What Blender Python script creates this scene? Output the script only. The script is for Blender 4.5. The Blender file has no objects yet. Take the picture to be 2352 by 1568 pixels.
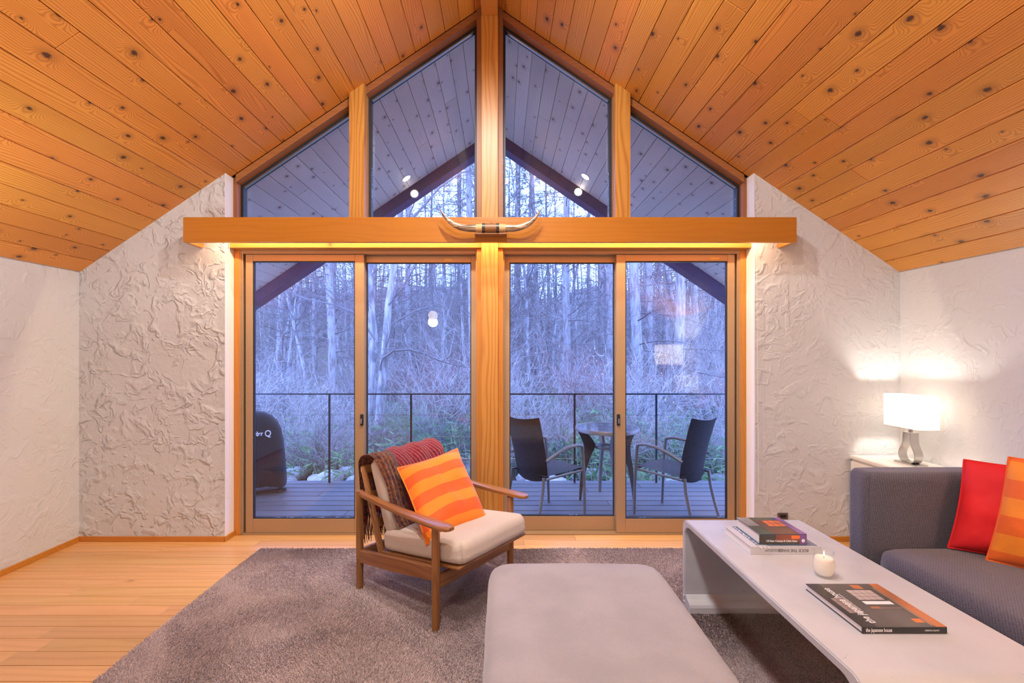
import bpy, bmesh, math, random
import numpy as np
from mathutils import Vector, Matrix, noise

random.seed(7)
np.random.seed(7)
C = bpy.context.scene.collection
PI = math.pi
R = math.radians

# ------------------------------------------------------------------ camera, world, lights, exposure
F = 1045.33            # focal length in pixels of the 2352 wide frame (16 mm on 36 mm)
VX, VY = 1153.0, 810.0  # vanishing point of the room's depth direction
CAMZ = 1.3
cd = bpy.data.cameras.new('camera')
cd.sensor_width = 36.0
cd.lens = 16.0
cd.shift_x = (1176 - VX) / 2352
cd.shift_y = (VY - 784) / 2352
cd.clip_start = 0.02
cd.clip_end = 400
cam = bpy.data.objects.new('camera', cd)
cam.location = (0, 0, CAMZ)
cam.rotation_euler = (PI / 2, 0, 0)
C.objects.link(cam)
bpy.context.scene.camera = cam

vs = bpy.context.scene.view_settings
vs.view_transform = 'Standard'
vs.look = 'None'
vs.gamma = 1.0
vs.use_curve_mapping = False
vs.exposure = -0.12

world = bpy.data.worlds.new('dusk_sky')
bpy.context.scene.world = world
world.use_nodes = True
wn = world.node_tree.nodes
wn['Background'].inputs['Color'].default_value = (0.26, 0.405, 1.0, 1)
wn['Background'].inputs['Strength'].default_value = 11.0

WARM = (1.0, 0.95, 0.92)


def light(name, kind, loc, energy, color=WARM, size=0.05, aim=None, spot=None, blend=0.6, size_y=None):
    ld = bpy.data.lights.new(name, kind)
    ld.energy = energy
    ld.color = color
    if kind == 'AREA':
        ld.size = size
        if size_y:
            ld.shape = 'RECTANGLE'
            ld.size_y = size_y
    else:
        ld.shadow_soft_size = size
    if kind == 'SPOT':
        ld.spot_size = spot
        ld.spot_blend = blend
    o = bpy.data.objects.new(name, ld)
    o.location = loc
    if aim is not None:
        d = Vector(aim) - Vector(loc)
        o.rotation_euler = d.to_track_quat('-Z', 'Y').to_euler()
    C.objects.link(o)
    return o


# ------------------------------------------------------------------ key dimensions (metres)
CX = -0.085            # room's centre line
HW = 2.833             # half width of the room
YW = 3.14              # inner face of the far wall
YR = -3.2              # rear wall, behind the camera
RIDGE = 3.775
TAN = 0.678
EAVE = RIDGE - HW * TAN
OPW = 1.827            # half width of the opening in the far wall
DECKZ = -0.12
SLOPE = math.atan(TAN)


def ceil_z(x):
    return RIDGE - TAN * abs(x - CX)


def P(px, py, Y):
    return Vector(((px - VX) * Y / F, Y, CAMZ - (py - VY) * Y / F))


# ------------------------------------------------------------------ mesh helpers
def box(bm, x0, x1, y0, y1, z0, z1, bev=0.0, seg=2):
    vs_ = [bm.verts.new((x, y, z)) for x in (x0, x1) for y in (y0, y1) for z in (z0, z1)]
    q = [(0, 1, 3, 2), (4, 6, 7, 5), (0, 4, 5, 1), (2, 3, 7, 6), (0, 2, 6, 4), (1, 5, 7, 3)]
    fs = [bm.faces.new([vs_[i] for i in f]) for f in q]
    if bev > 0:
        es = list({e for f in fs for e in f.edges})
        bmesh.ops.bevel(bm, geom=es, offset=bev, segments=seg, affect='EDGES', profile=0.5)
    return vs_


def obox(bm, center, size, rot=None, bev=0.0, seg=2):
    t = bmesh.new()
    sx, sy, sz = [s / 2 for s in size]
    box(t, -sx, sx, -sy, sy, -sz, sz, bev, seg)
    M = Matrix.Translation(Vector(center)) @ (rot.to_4x4() if rot is not None else Matrix())
    t.transform(M)
    me = bpy.data.meshes.new('tmp')
    t.to_mesh(me)
    t.free()
    bm.from_mesh(me)
    bpy.data.meshes.remove(me)


def prism(bm, poly, y0, y1, axis='y'):
    """extrude a polygon given in (a, b) along an axis"""
    def mk(a, b, c):
        if axis == 'y':
            return (a, c, b)
        if axis == 'x':
            return (c, a, b)
        return (a, b, c)
    lo = [bm.verts.new(mk(a, b, y0)) for a, b in poly]
    hi = [bm.verts.new(mk(a, b, y1)) for a, b in poly]
    n = len(poly)
    bm.faces.new(lo)
    bm.faces.new(hi[::-1])
    for i in range(n):
        j = (i + 1) % n
        bm.faces.new((lo[j], lo[i], hi[i], hi[j]))
    bmesh.ops.recalc_face_normals(bm, faces=bm.faces)


def tube(bm, pts, rad, n=8, cap=True, flat=None):
    """tube through points; rad a number or a list; flat=(sx, sy) squashes the section"""
    pts = [Vector(p) for p in pts]
    if not hasattr(rad, '__len__'):
        rad = [rad] * len(pts)
    rings = []
    up = None
    for i, p in enumerate(pts):
        if i == 0:
            t = pts[1] - pts[0]
        elif i == len(pts) - 1:
            t = pts[-1] - pts[-2]
        else:
            t = (pts[i + 1] - pts[i]).normalized() + (pts[i] - pts[i - 1]).normalized()
        t.normalize()
        if up is None:
            up = Vector((0, 0, 1)) if abs(t.z) < 0.9 else Vector((1, 0, 0))
        s = t.cross(up).normalized()
        up = s.cross(t).normalized()
        fx, fy = flat if flat else (1, 1)
        rings.append([bm.verts.new(p + (s * math.cos(2 * PI * k / n) * fx + up * math.sin(2 * PI * k / n) * fy) * rad[i]) for k in range(n)])
    for a, b in zip(rings[:-1], rings[1:]):
        for k in range(n):
            bm.faces.new((a[k], a[(k + 1) % n], b[(k + 1) % n], b[k]))
    if cap and n > 2:
        bm.faces.new(rings[0][::-1])
        bm.faces.new(rings[-1])


def lathe(bm, prof, n=24, center=(0, 0, 0)):
    c = Vector(center)
    rings = []
    for r, z in prof:
        if r < 1e-6:
            rings.append([bm.verts.new(c + Vector((0, 0, z)))])
        else:
            rings.append([bm.verts.new(c + Vector((r * math.cos(2 * PI * k / n), r * math.sin(2 * PI * k / n), z))) for k in range(n)])
    for a, b in zip(rings[:-1], rings[1:]):
        for k in range(n):
            j = (k + 1) % n
            if len(a) == 1 and len(b) == 1:
                continue
            if len(a) == 1:
                bm.faces.new((a[0], b[j], b[k]))
            elif len(b) == 1:
                bm.faces.new((a[k], a[j], b[0]))
            else:
                bm.faces.new((a[k], a[j], b[j], b[k]))


def loft(bm, sections, close=True):
    rings = [[bm.verts.new(p) for p in s] for s in sections]
    n = len(rings[0])
    for a, b in zip(rings[:-1], rings[1:]):
        for k in range(n):
            bm.faces.new((a[k], a[(k + 1) % n], b[(k + 1) % n], b[k]))
    if close:
        bm.faces.new(rings[0][::-1])
        bm.faces.new(rings[-1])
    bmesh.ops.recalc_face_normals(bm, faces=bm.faces)


def rbox(bm, hx, hy, hz, r, center=(0, 0, 0), n=10, crown=0.0, sag=0.0, plan_r=None, wob=0.0, seed=0):
    """upholstered block: rounded box with an optional crowned top; plan_r rounds the corners seen from above"""
    def ax(h):
        inner = h - r
        a = [-h + r * (1 - math.cos(t * PI / 2 / 4)) for t in range(4)]
        m = [-inner + 2 * inner * i / n for i in range(n + 1)]
        return a + m + [-v for v in a[::-1]]
    X, Y, Z = ax(hx), ax(hy), ax(hz)
    t = bmesh.new()

    def grid(us, vs_, f):
        g = [[t.verts.new(f(u, v)) for v in vs_] for u in us]
        for i in range(len(us) - 1):
            for j in range(len(vs_) - 1):
                t.faces.new((g[i][j], g[i + 1][j], g[i + 1][j + 1], g[i][j + 1]))
    for s in (-1, 1):
        grid(X, Y, lambda u, v: (u, v, s * hz))
        grid(X, Z, lambda u, v: (u, s * hy, v))
        grid(Y, Z, lambda u, v: (s * hx, u, v))
    bmesh.ops.remove_doubles(t, verts=t.verts, dist=1e-5)
    pr = plan_r or r
    for v in t.verts:
        p = v.co
        ip = Vector((max(-hx + r, min(hx - r, p.x)), max(-hy + r, min(hy - r, p.y)), max(-hz + r, min(hz - r, p.z))))
        d = p - ip
        if d.length > 1e-9:
            v.co = ip + d.normalized() * r
        if plan_r:
            qx = max(-hx + pr, min(hx - pr, v.co.x)); qy = max(-hy + pr, min(hy - pr, v.co.y))
            dx, dy = v.co.x - qx, v.co.y - qy
            if abs(dx) > 1e-9 and abs(dy) > 1e-9:
                m = max(abs(dx), abs(dy)); l = math.hypot(dx, dy)
                v.co.x = qx + dx / l * m
                v.co.y = qy + dy / l * m
        fx = max(0, 1 - (v.co.x / hx) ** 2); fy = max(0, 1 - (v.co.y / hy) ** 2)
        if v.co.z > 0:
            v.co.z += crown * (fx * fy) ** 0.5 * (v.co.z / hz)
        else:
            v.co.z += sag * (fx * fy) ** 0.5
        if wob:
            w = noise.noise(Vector((v.co.x * 6 + seed, v.co.y * 6, v.co.z * 6)))
            v.co += v.co.normalized() * w * wob
    bmesh.ops.recalc_face_normals(t, faces=t.faces)
    t.transform(Matrix.Translation(Vector(center)))
    me = bpy.data.meshes.new('tmp')
    t.to_mesh(me)
    t.free()
    bm.from_mesh(me)
    bpy.data.meshes.remove(me)


def obj(name, bm, m=None, parent=None, smooth=False, loc=None, rot=None):
    me = bpy.data.meshes.new(name)
    if isinstance(bm, tuple):
        me.from_pydata(*bm)
    else:
        bm.to_mesh(me)
        bm.free()
    if m is not None:
        me.materials.append(m)
    if smooth:
        me.polygons.foreach_set('use_smooth', [True] * len(me.polygons))
        if smooth != 'all':
            try:
                me.set_sharp_from_angle(angle=R(40))
            except Exception:
                pass
    o = bpy.data.objects.new(name, me)
    C.objects.link(o)
    if loc is not None:
        o.location = loc
    if rot is not None:
        o.rotation_euler = rot
    if parent is not None:
        o.parent = parent
    return o


def BM():
    return bmesh.new()


def tag(o, label=None, cat=None, group=None, kind=None):
    if label:
        o['label'] = label
    if cat:
        o['category'] = cat
    if group:
        o['group'] = group
    if kind:
        o['kind'] = kind
    return o


def struct(o):
    o['kind'] = 'structure'
    return o


def thing(name, label, cat, loc=(0, 0, 0), rz=0.0, group=None):
    o = bpy.data.objects.new(name, None)
    o.empty_display_size = 0.1
    C.objects.link(o)
    o.location = loc
    o.rotation_euler = (0, 0, rz)
    return tag(o, label, cat, group)


def copy_tree(o, parent=None):
    c = o.copy()
    C.objects.link(c)
    c.parent = parent
    for ch in [k for k in bpy.data.objects if k.parent == o]:
        copy_tree(ch, c)
    return c


def quick_box(name, m, parent, *a, bev=0.0, seg=2, **k):
    b = BM()
    box(b, *a, bev=bev, seg=seg)
    return obj(name, b, m, parent, **k)


# ------------------------------------------------------------------ materials
class NT:
    def __init__(self, name):
        self.m = bpy.data.materials.new(name)
        self.m.use_nodes = True
        self.t = self.m.node_tree
        self.t.nodes.clear()
        self.out = self.t.nodes.new('ShaderNodeOutputMaterial')

    def n(self, typ, ins=None, **props):
        nd = self.t.nodes.new(typ)
        for k, v in props.items():
            setattr(nd, k, v)
        for k, v in (ins or {}).items():
            self.put(nd.inputs[k], v)
        return nd

    def put(self, sock, v):
        if isinstance(v, bpy.types.NodeSocket):
            self.t.links.new(v, sock)
        elif hasattr(v, '__len__') and len(v) == 3 and sock.type == 'RGBA':
            sock.default_value = (*v, 1)
        else:
            sock.default_value = v

    def math(self, op, a, b=0.0, c=0.0):
        return self.n('ShaderNodeMath', {0: a, 1: b, 2: c}, operation=op).outputs[0]

    def mix(self, fac, a, b, mode='MIX'):
        nd = self.n('ShaderNodeMix', data_type='RGBA', blend_type=mode)
        self.put(nd.inputs[0], fac)
        self.put(nd.inputs[6], a)
        self.put(nd.inputs[7], b)
        return nd.outputs[2]

    def smooth(self, v, lo, hi, a=0.0, b=1.0):
        return self.n('ShaderNodeMapRange', {0: v, 1: lo, 2: hi, 3: a, 4: b}, interpolation_type='SMOOTHSTEP').outputs[0]

    def noise(self, vec, scale, detail=2.0, dist=0.0, rough=0.5, out=0):
        return self.n('ShaderNodeTexNoise', {'Vector': vec, 'Scale': scale, 'Detail': detail, 'Distortion': dist, 'Roughness': rough}).outputs[out]

    def comb(self, x, y, z=0.0):
        return self.n('ShaderNodeCombineXYZ', {0: x, 1: y, 2: z}).outputs[0]

    def bsdf(self, **k):
        b = self.n('ShaderNodeBsdfPrincipled')
        for key, v in k.items():
            self.put(b.inputs[key.replace('_', ' ')], v)
        return b

    def bump(self, h, strength=0.3, dist=0.01):
        return self.n('ShaderNodeBump', {'Height': h, 'Strength': strength, 'Distance': dist}).outputs[0]

    def done(self, shader):
        self.t.links.new(shader if isinstance(shader, bpy.types.NodeSocket) else shader.outputs[0], self.out.inputs[0])
        return self.m


def plain(name, col, rough=0.5, metal=0.0, emit=None, estr=0.0, bump=0.0, bscale=200, var=0.0):
    t = NT(name)
    co = t.n('ShaderNodeTexCoord').outputs['Object']
    c = col
    k = {}
    if var:
        nz = t.noise(co, 6.0, 4.0)
        c = t.mix(t.smooth(nz, 0.3, 0.7), tuple(v * (1 - var) for v in col), tuple(min(1, v * (1 + var)) for v in col))
    if bump:
        k['Normal'] = t.bump(t.noise(co, bscale, 3.0), bump, 0.003)
    b = t.bsdf(Base_Color=c, Roughness=rough, Metallic=metal, **k)
    if emit:
        t.put(b.inputs['Emission Color'], emit)
        b.inputs['Emission Strength'].default_value = estr
    return t.done(b)


def wood(name, light_c, dark_c, knot_c=None, knots=0.6, ring=420.0, rough=0.45, vary=0.12, axis='X', contrast=0.55, coat=0.0):
    """plank wood: grain runs along local axis, bent round knots; each object gets its own offset"""
    t = NT(name)
    co = t.n('ShaderNodeTexCoord').outputs['Object']
    sp = t.n('ShaderNodeSeparateXYZ', {0: co})
    ix = {'X': (0, 1, 2), 'Y': (1, 0, 2), 'Z': (2, 0, 1)}[axis]
    x, y, z = [sp.outputs[i] for i in ix]
    rnd = t.n('ShaderNodeObjectInfo').outputs['Random']
    off = t.math('MULTIPLY', rnd, 53.0)
    yz = t.math('ADD', y, t.math('MULTIPLY', z, 0.7))
    v1 = t.comb(t.math('ADD', t.math('MULTIPLY', x, 0.9), off), t.math('MULTIPLY', yz, 7.0), off)
    n1 = t.noise(v1, 1.0, 2.0)
    phase = t.math('MULTIPLY_ADD', yz, ring, t.math('MULTIPLY', n1, min(ring * 0.16, 62.0)))
    kn = None
    if knot_c:
        vv = t.comb(t.math('MULTIPLY_ADD', x, 4.3, t.math('MULTIPLY', off, 1.7)), t.math('MULTIPLY_ADD', yz, 6.2, t.math('MULTIPLY', off, 0.9)), 0.0)
        vo = t.n('ShaderNodeTexVoronoi', {'Vector': vv, 'Scale': 1.0, 'Randomness': 0.85}, voronoi_dimensions='2D', feature='F1')
        d = vo.outputs['Distance']
        cr = t.n('ShaderNodeSeparateColor', {0: vo.outputs['Color']}).outputs[0]
        have = t.math('LESS_THAN', cr, knots)
        rad = t.math('MULTIPLY_ADD', cr, 0.055 / max(knots, .1), 0.025)
        dn = t.math('DIVIDE', d, rad)
        wob = t.math('MULTIPLY_ADD', t.noise(co, 60.0, 2.0), 0.9, -0.45)
        dn = t.math('ADD', dn, wob)
        kn = t.math('MULTIPLY', t.smooth(dn, 1.25, 0.55), have)
        halo = t.math('MULTIPLY', t.smooth(dn, 3.6, 0.8), have)
        bend = t.math('MULTIPLY', t.smooth(d, 0.36, 0.0), have)
        phase = t.math('MULTIPLY_ADD', bend, 34.0, phase)
    s = t.math('MULTIPLY_ADD', t.math('SINE', phase), 0.5, 0.5)
    s = t.math('POWER', s, 2.2)
    fine = t.noise(t.comb(t.math('MULTIPLY', x, 9.0), t.math('MULTIPLY', yz, 330.0), off), 1.0, 2.0)
    g = t.math('MULTIPLY_ADD', fine, 0.35, t.math('MULTIPLY', s, contrast))
    patch = t.noise(v1, 0.7, 3.0)
    g = t.math('MULTIPLY_ADD', t.smooth(patch, 0.35, 0.75), 0.25, t.math('ADD', g, -0.1))
    col = t.mix(t.n('ShaderNodeClamp', {0: g}).outputs[0], light_c, dark_c)
    if kn is not None:
        col = t.mix(t.math('MULTIPLY', halo, 0.45), col, tuple(0.5 * (a + b) for a, b in zip(dark_c, knot_c)))
        col = t.mix(t.math('MULTIPLY', kn, 0.9), col, knot_c)
    br = t.math('MULTIPLY_ADD', t.math('FRACT', t.math('MULTIPLY', rnd, 17.31)), 2 * vary, 1 - vary)
    hs = t.n('ShaderNodeHueSaturation', {'Color': col, 'Value': br, 'Hue': t.math('MULTIPLY_ADD', t.math('FRACT', t.math('MULTIPLY', rnd, 71.7)), 0.012, 0.494)}).outputs[0]
    b = t.bsdf(Base_Color=hs, Roughness=rough, Normal=t.bump(t.math('ADD', s, fine), 0.08, 0.002))
    b.inputs['Coat Weight'].default_value = coat
    return t.done(b)


def plaster(name, col, strength=0.7):
    t = NT(name)
    co = t.n('ShaderNodeTexCoord').outputs['Object']
    warp = t.n('ShaderNodeVectorMath', {0: co, 1: t.n('ShaderNodeVectorMath', {0: t.noise(co, 5.0, 2.0, out=1), 1: (0.25, 0.25, 0.25)}, operation='MULTIPLY').outputs[0]}, operation='ADD').outputs[0]
    n1 = t.noise(warp, 5.5, 1.5, 0.5)
    n2 = t.noise(warp, 12.0, 2.0, 0.4)
    n3 = t.noise(warp, 8.0, 2.0, 0.3, out=0)
    mask = t.smooth(t.noise(co, 4.1, 2.0), 0.42, 0.58)
    m2 = t.smooth(t.noise(warp, 7.3, 2.0), 0.44, 0.60)
    p1 = t.math('MULTIPLY', t.math('MULTIPLY', t.smooth(n1, 0.49, 0.57), t.smooth(n1, 0.80, 0.57)), m2)
    p2 = t.math('MULTIPLY', t.math('MULTIPLY', t.smooth(n2, 0.50, 0.60), t.smooth(n2, 0.76, 0.60)), mask)
    dab = t.noise(warp, 16.0, 2.0, 0.2)
    p3 = t.math('MULTIPLY', t.smooth(dab, 0.56, 0.66), t.math('SUBTRACT', 1.0, mask))
    fine = t.noise(co, 140.0, 3.0, 0.0, 0.7)
    med = t.noise(co, 26.0, 4.0, 0.0, 0.6)
    h = t.math('MULTIPLY_ADD', p1, 0.42, t.math('MULTIPLY', p2, 0.40))
    h = t.math('MULTIPLY_ADD', p3, 0.25, h)
    h = t.math('MULTIPLY_ADD', t.noise(co, 3.0, 2.0), 0.8, h)
    h = t.math('MULTIPLY_ADD', med, 0.22, h)
    h = t.math('MULTIPLY_ADD', fine, 0.085, h)
    b = t.bsdf(Base_Color=col, Roughness=0.85, Normal=t.bump(h, strength, 0.03))
    b.inputs['Specular IOR Level'].default_value = 0.2
    return t.done(b)


def fabric(name, c1, c2, scale=500.0, rough=0.9, bump=0.35, sheen=0.3, herring=False, blotch=0.0):
    t = NT(name)
    co = t.n('ShaderNodeTexCoord').outputs['Object']
    sp = t.n('ShaderNodeSeparateXYZ', {0: co})
    if herring:
        x, y, z = sp.outputs
        zig = t.math('PINGPONG', x, 0.022)
        ph = t.math('MULTIPLY', t.math('ADD', t.math('ADD', y, z), zig), 720.0)
        w = t.math('MULTIPLY_ADD', t.math('SINE', ph), 0.5, 0.5)
    else:
        w1 = t.math('SINE', t.math('MULTIPLY', t.math('ADD', sp.outputs[0], t.math('MULTIPLY', sp.outputs[2], 0.8)), scale * 2))
        w2 = t.math('SINE', t.math('MULTIPLY', t.math('ADD', sp.outputs[1], t.math('MULTIPLY', sp.outputs[2], 0.6)), scale * 2))
        w = t.math('MULTIPLY_ADD', t.math('MULTIPLY', w1, w2), 0.5, 0.5)
    nz = t.noise(co, scale * 0.9, 2.0)
    f = t.n('ShaderNodeClamp', {0: t.math('MULTIPLY_ADD', w, 0.5, t.math('MULTIPLY_ADD', nz, 1.2, -0.35))}).outputs[0]
    col = t.mix(f, c1, c2)
    if blotch:
        bl = t.smooth(t.noise(co, 5.0, 4.0), 0.3, 0.7)
        col = t.mix(t.math('MULTIPLY', bl, blotch), col, tuple(v * 0.7 for v in c1))
    b = t.bsdf(Base_Color=col, Roughness=rough, Normal=t.bump(f, bump, 0.002))
    b.inputs['Sheen Weight'].default_value = sheen
    b.inputs['Specular IOR Level'].default_value = 0.2
    return t.done(b)


def stripes(name, c1, c2, n=3.5, phase=0.3):
    t = NT(name)
    uv = t.n('ShaderNodeTexCoord').outputs['UV']
    co = t.n('ShaderNodeTexCoord').outputs['Object']
    v = t.n('ShaderNodeSeparateXYZ', {0: uv}).outputs[1]
    s = t.math('FRACT', t.math('MULTIPLY_ADD', v, n, phase))
    f = t.math('MULTIPLY', t.smooth(s, 0.0, 0.012), t.smooth(s, 0.512, 0.5))
    col = t.mix(f, c1, c2)
    b = t.bsdf(Base_Color=col, Roughness=0.75, Normal=t.bump(t.noise(co, 14.0, 3.0, 0.6), 0.35, 0.012))
    b.inputs['Sheen Weight'].default_value = 0.15
    return t.done(b)


def glass_mat(name, tint=(1, 1, 1), refl=1.0):
    t = NT(name)
    fa = t.n('ShaderNodeLayerWeight', {'Blend': 0.5}).outputs['Facing']
    fr = t.math('MULTIPLY_ADD', t.math('POWER', fa, 5.0), 0.9 * refl, 0.045 * refl)
    tr = t.n('ShaderNodeBsdfTransparent', {'Color': tint})
    gl = t.n('ShaderNodeBsdfGlossy', {'Color': (1, 1, 1), 'Roughness': 0.0})
    mx = t.n('ShaderNodeMixShader', {0: fr, 1: tr.outputs[0], 2: gl.outputs[0]})
    return t.done(mx)


M = {}
M['ceil'] = wood('cedar_ceiling_boards', (0.84, 0.365, 0.065), (0.56, 0.205, 0.026), (0.05, 0.02, 0.012), knots=0.62, ring=520.0, vary=0.10, contrast=0.72)
M['soffit'] = wood('cedar_soffit_boards', (0.70, 0.62, 0.55), (0.50, 0.43, 0.37), (0.08, 0.045, 0.035), knots=0.78, ring=520.0, vary=0.08, contrast=0.5)
M['backing'] = plain('dark_roof_backing', (0.035, 0.02, 0.012), 0.9)
M['beam'] = wood('orange_laminated_beam', (0.50, 0.20, 0.022), (0.39, 0.14, 0.014), None, ring=260.0, rough=0.3, vary=0.02, contrast=0.25, coat=0.25)
M['post'] = wood('pine_post_grain', (0.62, 0.29, 0.06), (0.38, 0.14, 0.022), None, ring=190.0, rough=0.4, vary=0.05, axis='Z', contrast=0.6)
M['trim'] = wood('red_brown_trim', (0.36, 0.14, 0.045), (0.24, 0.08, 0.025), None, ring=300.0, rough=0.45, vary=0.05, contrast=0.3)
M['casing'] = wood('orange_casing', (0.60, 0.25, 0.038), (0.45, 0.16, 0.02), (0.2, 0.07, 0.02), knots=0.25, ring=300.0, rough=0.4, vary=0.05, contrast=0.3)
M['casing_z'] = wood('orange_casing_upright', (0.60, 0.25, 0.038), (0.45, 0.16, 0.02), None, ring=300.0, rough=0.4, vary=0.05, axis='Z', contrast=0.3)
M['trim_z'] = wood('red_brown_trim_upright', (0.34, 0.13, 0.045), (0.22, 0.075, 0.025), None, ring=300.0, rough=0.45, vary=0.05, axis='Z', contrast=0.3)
M['floor'] = wood('maple_floor_boards', (0.72, 0.41, 0.165), (0.56, 0.285, 0.09), (0.4, 0.2, 0.08), knots=0.12, ring=130.0, rough=0.32, vary=0.10, contrast=0.35, coat=0.15)
M['subfloor'] = plain('subfloor_dark', (0.10, 0.055, 0.025), 0.9)
M['plaster'] = plaster('white_trowelled_plaster', (0.62, 0.635, 0.655), 0.75)
M['plaster_mid'] = plaster('white_plaster_strokes', (0.65, 0.66, 0.68), 0.36)
M['plaster_soft'] = plaster('white_plaster_soft', (0.66, 0.675, 0.695), 0.28)
M['white'] = plain('white_paint', (0.82, 0.80, 0.78), 0.6)
M['bronze'] = plain('bronze_aluminium', (0.46, 0.315, 0.18), 0.38, 0.35)
M['darkalu'] = plain('dark_aluminium', (0.03, 0.032, 0.04), 0.45, 0.3)
M['gasket'] = plain('black_gasket', (0.012, 0.012, 0.014), 0.6)
M['pane'] = glass_mat('window_glass', (0.95, 0.97, 1.0), 0.85)
M['deck'] = wood('weathered_deck_boards', (0.115, 0.105, 0.10), (0.07, 0.065, 0.062), (0.04, 0.036, 0.034), knots=0.2, ring=300.0, rough=0.5, vary=0.15, contrast=0.4)
M['fascia'] = plain('navy_metal_fascia', (0.014, 0.032, 0.105), 0.6, 0.0)
M['chairwood'] = wood('teak_chair_frame', (0.33, 0.145, 0.045), (0.19, 0.075, 0.022), None, ring=330.0, rough=0.33, vary=0.06, axis='Y', contrast=0.5, coat=0.3)
M['chairwood_z'] = wood('teak_chair_legs', (0.33, 0.145, 0.045), (0.19, 0.075, 0.022), None, ring=330.0, rough=0.33, vary=0.06, axis='Z', contrast=0.5, coat=0.3)
M['chairwood_x'] = wood('teak_chair_rails', (0.33, 0.145, 0.045), (0.19, 0.075, 0.022), None, ring=330.0, rough=0.33, vary=0.06, axis='X', contrast=0.5, coat=0.3)
M['cream'] = fabric('cream_herringbone', (0.46, 0.37, 0.30), (0.74, 0.65, 0.57), herring=True, sheen=0.2)
M['ottoman'] = fabric('pale_grey_weave', (0.32, 0.30, 0.31), (0.43, 0.405, 0.415), scale=420.0, blotch=0.35)
M['sofa'] = fabric('charcoal_tweed', (0.036, 0.034, 0.045), (0.175, 0.16, 0.20), scale=290.0, bump=0.6, sheen=0.35)
M['red'] = plain('red_cotton', (0.72, 0.012, 0.018), 0.75, bump=0.25, bscale=12, var=0.06)
M['orange'] = stripes('orange_striped_cotton', (0.90, 0.235, 0.008), (0.80, 0.105, 0.006), 3.6, 0.62)
M['orange2'] = stripes('orange_striped_cotton_pale', (0.90, 0.27, 0.015), (0.82, 0.14, 0.01), 2.9, 0.2)
M['tablewhite'] = None
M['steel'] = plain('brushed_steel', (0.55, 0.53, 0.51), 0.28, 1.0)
M['paper'] = plain('page_paper', (0.78, 0.76, 0.73), 0.8)
M['black'] = plain('black_gloss_print', (0.014, 0.012, 0.014), 0.35)
M['ink'] = plain('ink_dark', (0.03, 0.03, 0.035), 0.6)
M['whiteprint'] = plain('white_print', (0.85, 0.85, 0.85), 0.5)


def worn_white():
    t = NT('worn_white_metal')
    co = t.n('ShaderNodeTexCoord').outputs['Object']
    n1 = t.noise(co, 22.0, 5.0, 0.4, 0.7)
    n2 = t.noise(co, 3.0, 2.0)
    chip = t.math('MULTIPLY', t.smooth(n1, 0.655, 0.685), t.smooth(n2, 0.47, 0.6))
    st = t.noise(t.n('ShaderNodeVectorMath', {0: co, 1: (90.0, 60.0, 5.0)}, operation='MULTIPLY').outputs[0], 1.0, 3.0)
    chip2 = t.math('MULTIPLY', t.smooth(st, 0.78, 0.82), t.smooth(n2, 0.5, 0.62))
    ch = t.math('MAXIMUM', chip, chip2)
    base = t.mix(t.smooth(t.noise(co, 4.0, 5.0), 0.3, 0.75), (0.60, 0.605, 0.63), (0.52, 0.525, 0.55))
    col = t.mix(ch, base, (0.10, 0.08, 0.07))
    return t.done(t.bsdf(Base_Color=col, Roughness=0.33, Normal=t.bump(n1, 0.05, 0.004)))


M['tablewhite'] = worn_white()


# ------------------------------------------------------------------ ROOM SHELL
# floor: dark bed with separate boards laid along x
fl = struct(quick_box('floor', M['subfloor'], None, CX - HW, CX + HW, YR, 3.42, -0.14, -0.0045))
PW = 0.0905
row = 0
y = 3.25
b = BM()
box(b, -0.5, 0.5, -PW / 2 + 0.0006, PW / 2 - 0.0006, -0.012, 0.0, 0.0012, 1)
floor_me = None
rs = random.Random(3)
while y > -0.9:
    x = CX - HW
    first = True
    while x < CX + HW - 0.02:
        L = rs.choice((0.9, 1.2, 1.5, 1.82)) if not first else rs.uniform(0.4, 1.8)
        first = False
        x1 = min(x + L, CX + HW)
        bb = BM()
        box(bb, -(x1 - x) / 2 + 0.0006, (x1 - x) / 2 - 0.0006, -PW / 2 + 0.0015, PW / 2 - 0.0015, -0.0044, 0.0, 0.001, 1)
        obj('floorboard', bb, M['floor'], fl, loc=((x + x1) / 2, y - PW / 2, 0))
        x = x1
    y -= PW
b.free()
bb = BM()
box(bb, CX - HW, CX + HW, YR, y, -0.0044, 0.0)
obj('floor_field', bb, M['floor'], fl)

# walls
WL, WR = CX - HW, CX + HW
struct(quick_box('wall_left', M['plaster_soft'], None, WL - 0.15, WL, YR, YW + 0.26, -0.14, EAVE + 0.02))
struct(quick_box('wall_right', M['plaster_soft'], None, WR, WR + 0.15, YR, YW + 0.26, -0.14, EAVE + 0.02))
bb = BM()
prism(bb, [(WL - .15, -0.14), (WR + .15, -0.14), (WR + .15, EAVE - .05), (CX, RIDGE + .05), (WL - .15, EAVE - .05)], YR - 0.15, YR)
struct(obj('wall_rear', bb, M['plaster_soft']))
# far gable wall: two plaster pieces either side of the glazed opening
for s, nm in ((-1, 'wall_back_left'), (1, 'wall_back_right')):
    xo, xi = CX + s * HW, CX + s * OPW
    bb = BM()
    prism(bb, [(xo, -0.14), (xi, -0.14), (xi, ceil_z(xi) + .01), (xo, ceil_z(xo) + .01)], YW, YW + 0.26)
    struct(obj(nm, bb, M['plaster'] if s < 0 else M['plaster_mid']))

# smooth white corner bead / reveal lining
for s, nm in ((-1, 'trim_1'), (1, 'trim_2')):
    xi = CX + s * OPW
    bb = BM()
    a, c = sorted((xi, xi - s * 0.004))
    prism(bb, [(a, 0), (c, 0), (c, ceil_z(c)), (a, ceil_z(a))], YW - 0.002, YW + 0.10)
    struct(obj(nm, bb, M['white']))

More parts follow.
